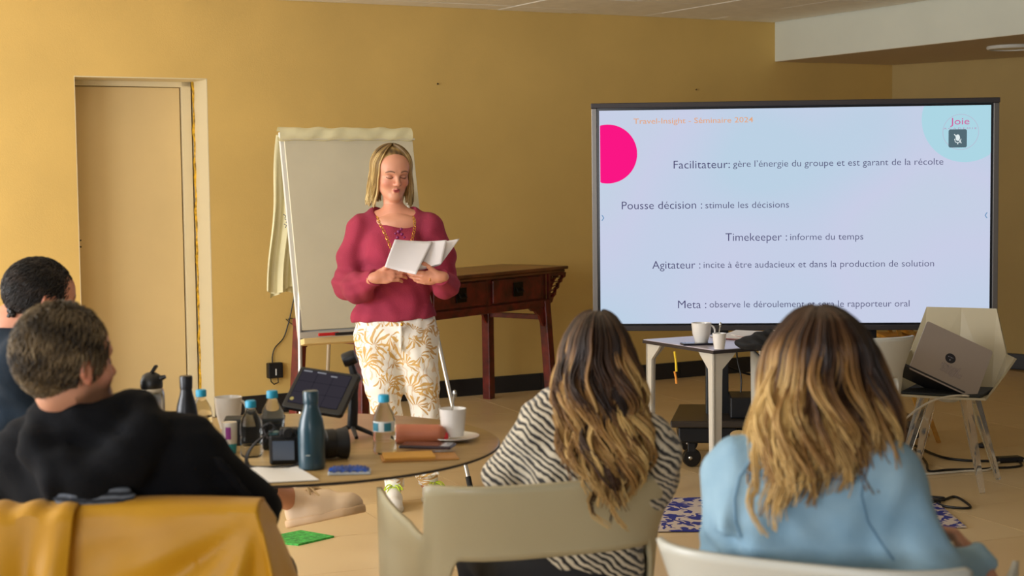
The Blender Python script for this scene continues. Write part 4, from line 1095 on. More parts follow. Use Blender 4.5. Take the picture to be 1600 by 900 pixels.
# ---- materials of the clothes
sweat = mat('raspberry_knit', (148, 42, 66), .9, var=.10, vscale=5, bump=.3, bscale=260)
def pants_mat():
    q = NT('white_palm_print_cotton'); tc = q.n('ShaderNodeTexCoord')
    nz = q.n('ShaderNodeTexNoise', i_Scale=9.0, i_Detail=2.0); q.l(tc.outputs['Object'], nz.inputs[0])
    wp = q.n('ShaderNodeMix', data_type='RGBA'); wp.inputs[0].default_value = .07
    q.l(tc.outputs['Object'], wp.inputs[6]); q.l(nz.outputs['Color'], wp.inputs[7])
    def fronds(scale, nleaf, r0, off, yz):
        mp = q.n('ShaderNodeMapping'); mp.inputs['Location'].default_value = off
        mp.inputs['Scale'].default_value = (1, .0, 1) ; q.l(wp.outputs[2], mp.inputs[0])
        vo = q.n('ShaderNodeTexVoronoi', i_Scale=scale); vo.inputs['Randomness'].default_value = .8; q.l(mp.outputs[0], vo.inputs[0])
        sub = q.n('ShaderNodeVectorMath', operation='SCALE'); sub.inputs[3].default_value = scale; q.l(mp.outputs[0], sub.inputs[0])
        s2 = q.n('ShaderNodeVectorMath', operation='SUBTRACT')
        sc = q.n('ShaderNodeVectorMath', operation='SCALE'); sc.inputs[3].default_value = scale; q.l(vo.outputs['Position'], sc.inputs[0])
        q.l(sub.outputs[0], s2.inputs[0]); q.l(sc.outputs[0], s2.inputs[1])
        sp = q.n('ShaderNodeSeparateXYZ'); q.l(s2.outputs[0], sp.inputs[0])
        an = q.math('ARCTAN2', sp.outputs['Z'], sp.outputs['X'])
        rad = q.math('SQRT', q.math('ADD', q.math('MULTIPLY', sp.outputs['X'], sp.outputs['X']), q.math('MULTIPLY', sp.outputs['Z'], sp.outputs['Z'])))
        sw = q.math('ADD', q.math('MULTIPLY', an, nleaf), q.math('MULTIPLY', rad, 9.0))
        wv = q.math('SINE', sw)
        leaf = q.math('GREATER_THAN', wv, q.math('ADD', q.math('MULTIPLY', rad, 1.8), -.35))
        half = q.math('GREATER_THAN', q.math('SINE', q.math('ADD', an, yz)), -.05)
        lim = q.math('LESS_THAN', rad, r0); lim2 = q.math('GREATER_THAN', rad, .05)
        return q.math('MULTIPLY', q.math('MULTIPLY', leaf, half), q.math('MULTIPLY', lim, lim2)), rad
    a, ra_ = fronds(7.0, 14.0, .62, (0,0,.02), .6); b, _ = fronds(11.0, 9.0, .45, (.31,0,.17), 2.4)
    v2 = q.n('ShaderNodeTexWave', i_Scale=13.0, i_Distortion=12.0, i_Detail=2.0); q.l(wp.outputs[2], v2.inputs[0])
    squig = q.math('MULTIPLY', q.math('GREATER_THAN', v2.outputs['Fac'], .88), q.math('GREATER_THAN', nz.outputs[0], .5))
    m = q.math('MAXIMUM', q.math('MAXIMUM', a, b), q.math('MULTIPLY', squig, .55))
    r = q.ramp(nz.outputs[0], [(.35, (196, 160, 110)), (.6, (214, 172, 98)), (.75, (200, 160, 118))])
    mx = q.n('ShaderNodeMix', data_type='RGBA'); q.l(m, mx.inputs[0]); mx.inputs[6].default_value = (*lin((240, 236, 226)), 1)
    q.l(r.outputs[0], mx.inputs[7]); q.l(mx.outputs[2], q.b.inputs['Base Color']); q.b.inputs['Roughness'].default_value = .8
    return q.m
def zebra_mat():
    q = NT('zebra_knit'); tc = q.n('ShaderNodeTexCoord'); mp = q.n('ShaderNodeMapping')
    mp.inputs['Rotation'].default_value = (0, radians(52), 0); q.l(tc.outputs['Object'], mp.inputs[0])
    wv = q.n('ShaderNodeTexWave', i_Scale=21.0, i_Distortion=6.5, i_Detail=2.0, bands_direction='X'); wv.inputs['Detail Scale'].default_value = .9
    q.l(mp.outputs[0], wv.inputs[0])
    fz = q.n('ShaderNodeTexNoise', i_Scale=160.0, i_Detail=3.0); q.l(tc.outputs['Object'], fz.inputs[0])
    f = q.math('ADD', wv.outputs['Fac'], q.math('MULTIPLY', q.math('SUBTRACT', fz.outputs[0], .5), .5))
    r = q.ramp(f, [(.36, (44, 40, 38)), (.58, (206, 194, 170))]); q.l(r.outputs[0], q.b.inputs['Base Color'])
    q.b.inputs['Roughness'].default_value = .95; q.b.inputs['Sheen Weight'].default_value = .3
    bp = q.n('ShaderNodeBump', i_Strength=.5, i_Distance=.006); q.l(f, bp.inputs['Height']); q.l(bp.outputs[0], q.b.inputs['Normal'])
    return q.m
def denim_mat():
    q = NT('light_denim'); tc = q.n('ShaderNodeTexCoord')
    nz = q.n('ShaderNodeTexNoise', i_Scale=7.0, i_Detail=6.0); q.l(tc.outputs['Object'], nz.inputs[0])
    r = q.ramp(nz.outputs[0], [(.3, (126, 166, 194)), (.7, (166, 200, 220))]); q.l(r.outputs[0], q.b.inputs['Base Color'])
    q.b.inputs['Roughness'].default_value = .85
    n2 = q.n('ShaderNodeTexNoise', i_Scale=240.0, i_Detail=2.0); q.l(tc.outputs['Object'], n2.inputs[0])
    bp = q.n('ShaderNodeBump', i_Strength=.25, i_Distance=.003); q.l(n2.outputs[0], bp.inputs['Height']); q.l(bp.outputs[0], q.b.inputs['Normal'])
    return q.m
hood = mat('black_fleece', (12, 13, 17), .95, var=.15, vscale=6, bump=.25, bscale=200, spec=.2)
navy = mat('navy_cotton', (22, 32, 42), .95, var=.12, vscale=8, bump=.2, bscale=220, spec=.2)
dtrou = mat('black_trousers', (24, 24, 28), .85); blued = mat('dark_denim', (44, 58, 84), .85, var=.1, vscale=20)
beige_s = mat('beige_trainer_leather', (224, 196, 162), .5, bump=.05, bscale=200); beige_sole = mat('beige_rubber', (214, 180, 140), .6)
white_s = mat('white_trainer_leather', (226, 222, 212), .5); sole_w = mat('white_rubber', (212, 204, 188), .6); neon = mat('neon_yellow_lace', (196, 220, 40), .6)
SKIN = (204, 146, 116)

def shoe(parent, org, heel, toe, up=(0,0,1), L=.27, mu=None, ms=None, ml=None, bow=True, name='shoe'):
    heel, toe = Vector(heel), Vector(toe); R = frame(toe-heel, up); k = L/.27
    S = SDF((-.055*1,-.01,0-.005), (.055,.285,.14), .0045)
    S.cap((0,.038,.05),(0,.055,.088),.031,.033,.02).cap((0,.055,.085),(0,.15,.052),.034,.034,.03).cap((0,.15,.05),(.0,.225,.036),.040,.031,.03)
    S.ell((0,.235,.03),(.040,.035,.030),None,.02); S.cap((0,.045,.03),(0,.22,.03),.033,.036,.02)
    S.cap((0,.048,.14),(0,.05,.10),.026,.022,.006,'s'); S.plane((0,0,.018),(0,0,-1))
    V1, Q1 = S.mesh()
    S = SDF((-.06,-.02,-.005), (.06,.295,.035), .0045)
    S.cap((0,.040,.014),(0,.12,.014),.040,.036,.02).cap((0,.12,.014),(0,.225,.014),.038,.043,.02).cap((0,.225,.014),(0,.238,.014),.043,.036,.02)
    S.plane((0,0,0),(0,0,-1)).plane((0,0,.026),(0,0,1)); V2, Q2 = S.mesh()
    Rn = np.array(R, dtype=np.float32)
    tf = lambda V: (V*k) @ Rn.T + A3(heel)
    u = npmesh('upper' if name != 'upper' else name, tf(V1), Q1, mu, parent, org=org); u.name = name
    npmesh('sole', tf(V2), Q2, ms, u, org=org)
    T_ = lambda x, y, z: heel + R @ (Vector((x, y, z))*k)
    m = MB()
    for i in range(6):
        y = .098+.017*i; z = .112-.0062*i-.00*i; w_ = .017+.0005*i
        m.tube([T_(-w_,y,z-.010), T_(0,y+.003,z-.001-.001*i), T_(w_,y,z-.010)], .0032*k, 6)
    if bow:
        for sx in (-1, 1):
            m.tube(cr([T_(0,.094,.112), T_(sx*.03,.11,.112), T_(sx*.046,.125,.09), T_(sx*.03,.118,.098), T_(0,.096,.114)], 5), .0032*k, 6)
            m.tube([T_(0,.094,.114), T_(sx*.02,.12,.106), T_(sx*.034,.15,.078)], .003*k, 6)
    build('laces', m, ml or ms, u, smooth=True, org=org)
    return u

# ---------------------------------------------------------------- hair
def curtain(name, parent, org, prof, zend, nclump, nper, lam, amp, shade, matr, Yc, dp, seed, rad=.0021, phi=2.35, npt=30, ztop_j=.006, spread=.055, shell=True, part=0.0):
    """long hair: prof rows (pixel y, left px, right px) at depth Yc; strands hang on the surface they describe"""
    g = np.random.default_rng(seed)
    Z = []; XC = []; HW = []
    for py, xl, xr in prof:
        a, b = W(xl, py, Yc), W(xr, py, Yc); Z.append((a.z+b.z)/2); XC.append((a.x+b.x)/2); HW.append((b.x-a.x)/2)
    Z = np.array(Z); XC = np.array(XC); HW = np.array(HW); o = np.argsort(Z); ztop = Z.max()
    fx = lambda z: np.interp(z, Z[o], XC[o]); fh = lambda z: np.interp(z, Z[o], HW[o])
    def fd(z): return dp[0](z) if callable(dp[0]) else dp[0]
    S_ = nclump*nper; cl = np.repeat(np.arange(nclump), nper)
    pc_ = g.uniform(-phi, phi, nclump); pc_ = np.sign(pc_)*np.abs(pc_)**1.0
    ph = pc_[cl]+g.normal(0, spread, S_); lay = (1-.16*g.random(nclump)[cl]) - .05*g.random(S_)
    phase = (2.0*pc_+g.normal(0, .7, nclump))[cl]+g.normal(0, .25, S_); am = amp*g.uniform(.4, 1.3, nclump)[cl]; la = lam*g.uniform(.88, 1.15, nclump)[cl]
    ze = zend(pc_)[cl] + g.normal(0, .028, nclump)[cl] + np.abs(g.normal(0, .035, S_))
    t = np.linspace(0, 1, npt)[None,:]
    z = (ztop-g.uniform(0, ztop_j, S_))[:,None] - (ztop-ze)[:,None]*(t**1.55)
    ct = 1-.30*np.clip((t-.35)/.65, 0, 1)                                    # clumps gather towards the tip
    P_ = pc_[cl][:,None] + (ph-pc_[cl])[:,None]*ct
    f = np.clip((ztop-z)/.16-.35, 0, 1)
    wv = am[:,None]*f*np.sin((ztop-z)*2*pi/la[:,None]+phase[:,None]); wr_ = am[:,None]*f*.8*np.cos((ztop-z)*2*pi/la[:,None]+phase[:,None])
    hw = fh(z)*lay[:,None]; dz = dp[0](z); yc = dp[1](z)
    hw2 = hw + np.where(z > ztop-.02, .0, 0)
    x = fx(z)+ hw2*np.sin(P_) + wv*np.cos(P_*.6) + part*np.clip(1-(ztop-z)/.02, 0, 1)
    y = yc - dz*lay[:,None]*np.cos(P_)*np.clip(hw/np.maximum(fh(z), 1e-4)+.0, 0, 1)*np.minimum(1, fh(z)/.06) - wr_
    P3 = np.stack([x, y, z+0*x], 2)
    r_ = rad*(1.15-.75*t**2.2)*g.uniform(.7, 1.25, S_)[:,None]
    rnd = g.normal(0, 1, nclump)[cl]
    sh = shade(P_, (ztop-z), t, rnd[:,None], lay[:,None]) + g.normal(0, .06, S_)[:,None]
    V, Q, s_ = strands(P3, r_, np.clip(sh, 0, 1)*np.ones_like(r_))
    o_ = npmesh(name, V, Q, matr, parent, org=org, attr=s_)
    if shell:
        zs = np.linspace(ztop-.002, float(np.min(zend(np.array([0.0]))))+.12, 26); n = 40; VV = []
        for zz_ in zs:
            for j in range(n):
                a = 2*pi*j/n; k_ = .84
                VV.append((float(fx(zz_))+float(fh(zz_))*k_*sin(a), float(dp[1](zz_))-float(dp[0](zz_))*k_*cos(a)*min(1, float(fh(zz_))/.06), zz_-.004))
        QQ = [(i*n+j, i*n+(j+1)%n, (i+1)*n+(j+1)%n, (i+1)*n+j) for i in range(len(zs)-1) for j in range(n) if not (abs(((j+.5)/n)-.5) < .17 and zs[i] < ztop-.06)]
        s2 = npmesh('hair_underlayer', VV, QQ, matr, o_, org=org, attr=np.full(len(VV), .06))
    return o_
brownblond = hair_mat('balayage_hair', [(.0, (40,24,16)), (.3, (86,56,32)), (.6, (158,116,62)), (1.0, (218,182,116))])

def seated(label, J, org, topm, trm, w=1.0, inf=.016, head=None, fem=True, h=.011, name='person', fold=.004, hr=(.10,.068,.052), extra=None, cutneck=None, neckr=.052, beard=None, sleeve=(.018,.016,.012), hands=True, skin=SKIN, fseed=0, topname='jumper', handspec=None):
    t = thing(name, label, 'person', org)
    allp = [J[k_] for k_ in J]
    lo, hi = bounds(allp, .2)
    S = SDF(lo, hi, .016); torso(S, J, -.004, w); arms(S, J, -.003); legs(S, J, -.004)
    S.cap(J['neck'], head.p(0,-.02,-.03), neckr, neckr, .03)
    parts = [S.mesh()]; tones = [np.tile(A3(lin(skin)), (len(parts[0][0]),1))]
    lo, hi = bounds([head.p(0,0,-.02), J['neck'], J['neck']+Vector((0,0,.02))], .135); S = SDF(lo, hi, .0045)
    head.build(S, fem); S.cap(head.p(0,-.022,-.05), J['neck'], neckr, neckr+.008, .02); S.cap(J['neck'], J['neck']+Vector((0,0,-.08)), neckr+.01, .07, .04)
    v, q = S.mesh(); parts.append((v, q)); tones.append(head.paint(v, skin, beard=beard))
    if handspec:
        for hs in handspec:
            lo, hi = bounds([hs['wr']], .17); S = SDF(lo, hi, .0035); hand(S, **hs); S.cap(Vector(hs['wr'])-Vector(hs['d']).normalized()*.09, hs['wr'], .03, .025, .02)
            v, q = S.mesh(); parts.append((v, q)); tones.append(np.tile(A3(lin(skin)), (len(v),1)))
    skin_object(parts, tones, t, org)
    lo, hi = bounds([J[k_] for k_ in J if k_[:2] in ('ne','pe','sh','el','wr')], .22); S = SDF(lo, hi, h)
    torso(S, J, inf, w)
    for a in 'LR': S.chain([J['sh'+a], J['el'+a], J['wr'+a]], [.048+sleeve[0], .038+sleeve[1], .027+sleeve[2]], .03)
    if extra: extra(S)
    if cutneck: S.cap(cutneck[0], cutneck[1], cutneck[2], cutneck[3], .012, 's')
    S.plane(J['pelvis']-Vector((0,0,.10)), (0,0,-1))
    if fold: S.field(folds(fold, 55, fseed))
    v, q = S.mesh(); top = npmesh(topname, v, q, topm, t, org=org)
    lo, hi = bounds([J[k_] for k_ in J if k_[:2] in ('pe','hi','kn','an')], .17); S = SDF(lo, hi, .013)
    x = (J['shR']-J['shL']); x.z = 0; x.normalize(); f = Vector((-x.y, x.x, 0))
    S.ell(J['pelvis']-Vector((0,0,.03)), (.165*w,.13,.09), frame(f), .04); S.ell(J['pelvis']+f*.03-Vector((0,0,.04)), (.15*w,.16,.075), frame(f), .04)
    for a in 'LR': S.chain([J['hip'+a], J['kn'+a], J['an'+a]], list(hr), .04)
    v, q = S.mesh(); npmesh('trousers', v, q, trm, t, org=org)
    return t, top
def leg_joints(J, pel, f, spread=.09, seat=.0, kz=.50, foot=.0):
    f = Vector(f).normalized(); x = Vector((f.y, -f.x, 0))
    for a, s_ in (('L', -1), ('R', 1)):
        J['hip'+a] = pel+x*s_*spread-Vector((0,0,.045)); J['kn'+a] = pel+x*s_*(spread+.04)+f*.42+Vector((0,0,kz-pel.z)); J['an'+a] = J['kn'+a]+f*.04+Vector((0,0,-kz+.10))
    return J
def plain_shoes(t, org, J, f, mu, ms):
    f = Vector(f).normalized()
    for a in 'LR':
        h_ = J['an'+a].copy(); h_.z = 0; h_ -= f*.06; shoe(t, org, h_, h_+f, L=.26, mu=mu, ms=ms, bow=False)
# ---------------------------------------------------------------- the woman presenting
PY = 7.3
def Q3(px, py, dy=0.0): return W(px, py, PY+dy)
org = Vector((W(640, 700, PY).x, PY, 0))
pr = thing('person', 'standing woman in a raspberry jumper and white palm print trousers reading from papers', 'person', org)
hd = Head(Q3(612, 272, .03), (.36,-.92,-.20), k=.95, kx=1.13)
neckb = Q3(617, 334, .03)
# body (skin)
S = SDF(*bounds([Q3(520,300), Q3(715,300), Q3(617,770), Q3(617,430,-.3), Q3(617,300,.25)], .03), .012)
for p_, r_, k_ in (((618,380,.03),(.135,.085,.14),.05),((617,445,.03),(.12,.08,.13),.05),((618,515,.03),(.165,.105,.10),.05)): S.ell(Q3(*p_), r_, None, k_)
S.cap(Q3(565,352,.03), neckb, .042, .045, .03).cap(Q3(672,350,.03), neckb, .042, .045, .03)
S.cap(neckb, hd.p(0,-.02,-.04), .044, .042, .02)
S.chain([Q3(556,362,.03), Q3(543,450,.03), Q3(584,435,-.225)], [.042,.030,.022], .02); S.chain([Q3(680,360,.02), Q3(697,447,.03), Q3(690,434,-.205)], [.042,.030,.022], .02)
S.chain([Q3(590,540,.03), Q3(601,640,.02), Q3(617,765,.03)], [.075,.05,.032], .03); S.chain([Q3(655,540,.03), Q3(666,640,.03), Q3(667,755,.08)], [.075,.05,.032], .03)
body = S.mesh()
S = SDF(*bounds([hd.p(0,0,-.03), neckb], .135), .0026)
hd.build(S); S.cap(hd.p(0,-.018,-.05), neckb, .042, .046, .02)
S.ell(Q3(620,350,.0), (.105,.055,.05), None, .03); S.cap(Q3(580,343,.0), Q3(617,349,-.035), .010, .012, .015); S.cap(Q3(656,343,.0), Q3(621,349,-.035), .010, .012, .015)
hv = S.mesh()
wL = Q3(588,434,-.24); wR = Q3(687,433,-.22)
S = SDF(*bounds([wL], .15), .0026)
hand(S, wL, (.98,-.02,.18), (.1,.75,-.3), (-.1,-.2,1), curl=(.35,.55,.35), k=.92, th=.5, thdir=(.75,-.25,.45)); S.cap(Q3(578,437,-.215), wL, .022, .022, .02)
h1 = S.mesh()
S = SDF(*bounds([wR], .15), .0026)
hand(S, wR, (-.93,-.12,-.02), (-.05,.75,.35), (.1,-.2,1), curl=(.30,.40,.3), k=.92, th=.4, thdir=(-.7,-.1,.6)); S.cap(Q3(694,436,-.19), wR, .022, .022, .02)
h2 = S.mesh()
tone = lambda m: np.tile(A3(lin((208,142,112))), (len(m[0]),1))
skin_object([body, hv, h1, h2], [tone(body), hd.paint(hv[0], (212,150,120), lips=(158,52,60)), tone(h1), tone(h2)], pr, org)
# jumper
S = SDF(*bounds([Q3(505,300), Q3(728,300), Q3(617,515), Q3(617,430,-.30), Q3(617,300,.22)], .02), .0055)
S.ell(Q3(618,385,.03), (.165,.105,.155), None, .05); S.ell(Q3(616,445,.02), (.170,.105,.15), None, .05); S.ell(Q3(616,495,.03), (.198,.125,.10), None, .05)
S.cap(Q3(566,352,.03), Q3(602,330,.05), .052, .040, .04).cap(Q3(668,350,.03), Q3(632,332,.05), .052, .040, .04)
S.ell(Q3(597,395,-.04), (.06,.05,.07), None, .05).ell(Q3(640,395,-.05), (.06,.05,.07), None, .05)
S.chain([Q3(562,360,.03), Q3(550,400,.04), Q3(544,445,.02), Q3(560,450,-.10), Q3(583,435,-.215)], [.062,.062,.066,.064,.037], .035)
S.chain([Q3(674,358,.02), Q3(690,400,.04), Q3(696,444,.03), Q3(696,446,-.08), Q3(691,434,-.195)], [.058,.056,.056,.056,.037], .035)
# neckline, hem
S.ell(Q3(615,296,-.02), (.118,.15,.168), None, .008, 's')
S.cap(Q3(621,345,-.14), Q3(624,372,-.14), .012, .006, .006, 's')
S.plane(Q3(616,500,0), (.05,0,-1)); S.ell(Q3(616,509,.02), (.182,.11,.03), None, .006, 's')
S.field(folds(.0050, 44, 1.0)); v, q_ = S.mesh()
jump = npmesh('jumper', v, q_, sweat, pr, org=org)
def ribring(c, ax_, r0, r1, n=26, tr=.006):
    R = frame(ax_); return [c + R @ Vector((r0*cos(2*pi*i/n), 0, r1*sin(2*pi*i/n))) for i in range(n+1)]
build('cuff', MB().tube(ribring(Q3(586,434,-.232), wL-Q3(560,452,-.08), .031, .033), .007, 8, caps=False), sweat, jump, smooth=True, org=org)
build('cuff', MB().tube(ribring(Q3(689,433,-.212), wR-Q3(695,448,-.06), .031, .033), .007, 8, caps=False), sweat, jump, smooth=True, org=org)
# necklace: chain links
def neck_curve(u):
    px = [590,598,606,613]; 
    return None
def links(P_, nm='chain_link'):
    pts = cr(P_, 10); acc = 0; last = pts[0]; m = MB(); k = 0
    for p_ in pts[1:]:
        if (p_-last).length > .0125:
            d_ = (p_-last).normalized(); c_ = (p_+last)/2; up_ = Vector((0,-1,0)) if k % 2 else Vector((.6,-.6,.5))
            x_ = d_.cross(up_).normalized()
            m.tube([c_+d_*.0085*cos(2*pi*i/10)+x_*.0055*sin(2*pi*i/10) for i in range(11)], .0017, 5, caps=False); last = p_; k += 1
    return m
gold = mat('gold', (200, 148, 60), .3, .9)
m = links([Q3(589,338,-.06), Q3(594,350,-.12), Q3(602,366,-.145), Q3(609,383,-.165), Q3(616,400,-.17)])
m2 = links([Q3(646,338,-.06), Q3(648,352,-.11), Q3(646,366,-.145), Q3(641,384,-.165), Q3(632,400,-.17)])
build('necklace', m, gold, pr, smooth=True, org=org); build('necklace', m2, gold, pr, smooth=True, org=org)
m = MB()
for px, py, r_ in ((623,362,.009),(628,366,.008),(621,371,.008),(632,371,.006),(618,365,.006),(627,358,.007)): m.ball(Q3(px,py,-.145), r_, 10)
build('purple_beads', m, mat('purple_bead', (120, 24, 84), .25), jump, smooth=True, org=org)
build('ring', MB().tube(ribring(Q3(672,436,-.235), (-.9,0,.1), .009, .009, 14), .0018, 6, caps=False), gold, pr, org=org)
# trousers
S = SDF(*bounds([Q3(545,490), Q3(695,490), Q3(617,770), Q3(617,600,-.15), Q3(617,600,.2)], .02), .0055)
S.ell(Q3(619,520,.03), (.196,.125,.10), None, .04); S.ell(Q3(617,500,.03), (.18,.11,.05), None, .03)
S.chain([Q3(590,540,.03), Q3(600,600,.0), Q3(604,648,.0), Q3(612,705,.03), Q3(617,758,.03)], [.105,.084,.066,.058,.046], .03)
S.chain([Q3(650,540,.03), Q3(659,600,.02), Q3(666,648,.02), Q3(668,705,.05), Q3(668,748,.07)], [.104,.078,.064,.056,.047], .03)
for py, w_ in ((655,.006),(668,.007),(682,.007),(697,.007),(712,.007),(727,.007),(741,.008)):
    S.cap(Q3(597,py,-.03), Q3(632,py+4,-.03), w_, w_, .012); S.cap(Q3(652,py+3,.0), Q3(684,py-2,.0), w_, w_, .012)
S.cap(Q3(626,505,-.11), Q3(627,548,-.08), .006, .004, .01); S.field(folds(.003, 70, 2.0))
S.plane(Q3(617,762,0), (0,0,-1)); v, q_ = S.mesh()
tr_ = npmesh('trousers', v, q_, pants_mat(), pr, org=org)
build('fly_button', MB().ball(Q3(628,507,-.115), (.008,.004,.008), 10), gold, tr_, smooth=True, org=org)
# high trainers with neon laces
for a, b in ((Q3(614,770,.08), Vector((.10,-1,0))), (Q3(664,765,.12), Vector((.55,-.85,0)))):
    a.z = 0; shoe(pr, org, a, a+b, L=.245, mu=white_s, ms=sole_w, ml=neon, name='trainer')
# hair
blond = hair_mat('dark_blond_hair', [(.0, (62,44,26)), (.35, (128,100,58)), (.7, (188,158,98)), (1.0, (226,204,148))])
S = SDF(*bounds([hd.p(0,0,0)], .16), .005)
hd.e(S, (0,-.020,.038), (.083,.100,.097), k=.01); hd.e(S, (0,.085,-.022), (.068,.060,.098), k=.02, mode='s'); hd.e(S, (0,-.0,-.13), (.12,.14,.10), k=.02, mode='s')
v, q_ = S.mesh(); g = np.random.default_rng(5)
L_ = hd.local(v); hair = npmesh('hair', v, q_, blond, pr, org=org, attr=np.clip(.34+.22*np.sin(L_[:,1]*120+L_[:,0]*50)+.1*np.sin(L_[:,0]*300), 0, 1))
n = 1500; ps = g.uniform(radians(50), radians(180), n); sd = np.where(g.random(n) < .5, -1, 1); t_ = np.linspace(0, 1, 24)[None,:]
psi0 = np.where(ps < radians(85), ps*.62, ps)
fx_ = np.clip(t_/.40, 0, 1); PS = psi0[:,None]+(ps-psi0)[:,None]*(fx_**.7)
th_ = np.clip(t_/.50, 0, 1)*radians(95)+radians(5); dn_ = np.clip((t_-.50)/.50, 0, 1)
ln = g.uniform(.14, .18, n)[:,None]; lay = g.uniform(.93, 1.06, n)[:,None]; cph = np.round(ps*9)[:,None]*1.7+sd[:,None]
flare = 1+.20*dn_-.05*dn_**2
lx = 1.1*np.sin(th_)*.088*lay*flare*np.sin(PS)*sd[:,None] + .006*np.sin(dn_*6+cph)*dn_
ly = np.sin(th_)*(.100)*lay*(1+.02*dn_)*np.cos(PS)-.015 - .02*dn_*(np.cos(PS) > .2) + .005*np.cos(dn_*7+cph)*dn_
lz = np.cos(th_)*.102*lay+.038 - dn_*ln
P3 = np.stack([lx, ly, lz+0*lx], 2)*hd.k @ np.array(hd.R, dtype=np.float32).T
# hair hangs with gravity rather than along the tilted head
P3[...,1] += dn_*.03; P3 += A3(hd.c)
sh = .30+.30*dn_+.20*np.sin(cph)+g.normal(0,.10,n)[:,None]+.25*(np.abs(np.sin(PS))>.7)*(t_>.25)
V, Qd, s_ = strands(P3, (.0019*(1.1-.6*t_**2))*np.ones((n,1)), np.clip(sh, 0, 1)*np.ones((n,24)))
npmesh('hair_strands', V, Qd, blond, hair, org=org, attr=s_)
# papers in her hands
def sheet(name, label, c, mat_, bend=.02, marks=True):
    t = thing(name, label, 'paper', (c[0]+c[1]+c[2]+c[3])/4); o_ = t.location.copy()
    nrm = (c[1]-c[0]).cross(c[3]-c[0]).normalized()
    f = lambda u, v: c[0]*(1-u)*(1-v)+c[1]*u*(1-v)+c[2]*u*v+c[3]*(1-u)*v + nrm*bend*(sin(pi*u)+.4*sin(pi*v)) - o_
    build('sheet', MB().grid(f, 16, 12), mat_, t, smooth=True, solid=.0012)
    return t
thin = mat('printed_paper', (226, 220, 220), .75)
sheet('held_paper', 'front white sheet held up by the standing woman at its left', [Q3(617,374,-.26), Q3(676,378,-.20), Q3(650,429,-.31), Q3(601,417,-.30)], thin, .010)
sheet('held_paper', 'middle white sheet held by the standing woman, between the other two', [Q3(642,376,-.22), Q3(698,375,-.19), Q3(690,412,-.24), Q3(622,424,-.285)], thin, .012)
sheet('held_paper', 'rear white sheet held by the standing woman with its corner sticking out right', [Q3(650,381,-.20), Q3(718,373,-.15), Q3(688,414,-.22), Q3(640,424,-.25)], thin, .014)

# ---------------------------------------------------------------- woman in the zebra jumper (middle)
def Wv(px, py, Y): return W(px, py, Y)
J = dict(neck=W(945,640,3.86), shL=W(864,662,3.87), shR=W(1012,704,3.80), elL=W(792,742,3.96), elR=W(1000,790,4.02), wrL=W(800,760,4.20), wrR=W(960,780,4.12))
pel = Vector((.14, 3.90, .575)); J['pelvis'] = pel; leg_joints(J, pel, (-.25,1,0))
org = Vector((.14, 3.9, 0)); hd = Head(W(937,584,3.88), (.15,1,-.10), k=.95)
zm = zebra_mat()
def ex(S):
    S.cap(W(880,640,3.87), W(945,650,3.88), .045, .05, .04); S.cap(W(845,680,3.86), W(800,740,3.94), .052, .05, .03); S.ell(W(950,740,3.87), (.17,.11,.14), None, .05)
t, top = seated('woman with long wavy hair in a zebra striped jumper seen from behind', J, org, zm, dtrou, w=1.0, head=hd, extra=ex, h=.010, fold=.005, fseed=1.3,
    handspec=[dict(wr=J['wrL'], d=(.3,1,0), n=(0,0,-1), t=(1,0,0)), dict(wr=J['wrR'], d=(-.3,1,.1), n=(0,0,-1), t=(-1,0,0))])
plain_shoes(t, org, J, (-.25,1,0), mat('grey_shoe', (90,90,92), .6), sole_w)
Zt = W(935,487,3.84).z
yc = lambda z: np.interp(z, [.70, .86, .95, 1.02, 1.2], [3.70, 3.76, 3.83, 3.86, 3.87]) if not np.isscalar(z) else float(np.interp(z, [.70, .86, .95, 1.02, 1.2], [3.70, 3.76, 3.83, 3.86, 3.87]))
dd = lambda z: np.interp(z, [.70, .86, .95, 1.02, 1.10, 1.17, 1.2], [.09, .12, .145, .145, .135, .10, .06])
def shade_mid(P_, dz, t_, rnd, lay):
    side = np.abs(P_+.15)
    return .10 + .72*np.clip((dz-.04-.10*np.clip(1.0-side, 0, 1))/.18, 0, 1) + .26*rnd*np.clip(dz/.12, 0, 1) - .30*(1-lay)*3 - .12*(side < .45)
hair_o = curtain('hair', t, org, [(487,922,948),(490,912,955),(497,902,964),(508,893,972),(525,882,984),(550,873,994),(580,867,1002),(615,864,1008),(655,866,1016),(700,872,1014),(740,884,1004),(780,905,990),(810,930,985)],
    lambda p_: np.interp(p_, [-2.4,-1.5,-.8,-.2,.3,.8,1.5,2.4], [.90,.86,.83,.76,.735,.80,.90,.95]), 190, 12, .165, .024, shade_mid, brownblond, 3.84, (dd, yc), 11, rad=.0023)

# ---------------------------------------------------------------- woman in the denim shirt (right)
J = dict(neck=W(1285,700,3.08), shL=W(1164,750,3.10), shR=W(1375,752,3.02), elL=W(1140,860,3.20), elR=W(1455,905,2.98), wrL=W(1230,880,3.42), wrR=W(1522,882,3.14))
pel = Vector((.62, 3.13, .575)); J['pelvis'] = pel; leg_joints(J, pel, (.46,.88,0))
org = Vector((.62, 3.13, 0)); hd = Head(W(1290,598,3.12), (.15,1,-.12), k=.96)
dm = denim_mat()
def ex(S):
    S.cap(W(1180,740,3.08), W(1285,712,3.08), .06, .055, .05); S.cap(W(1350,745,3.03), W(1290,712,3.08), .06, .055, .05); S.ell(W(1265,800,3.08), (.195,.12,.15), None, .06)
    for a, b in (((1340,780),(1390,870)),((1300,760),(1360,850)),((1130,830),(1240,850)),((1180,860),(1300,880)),((1400,780),(1440,860))): S.cap(W(*a,2.985), W(*b,2.98), .008, .012, .05)
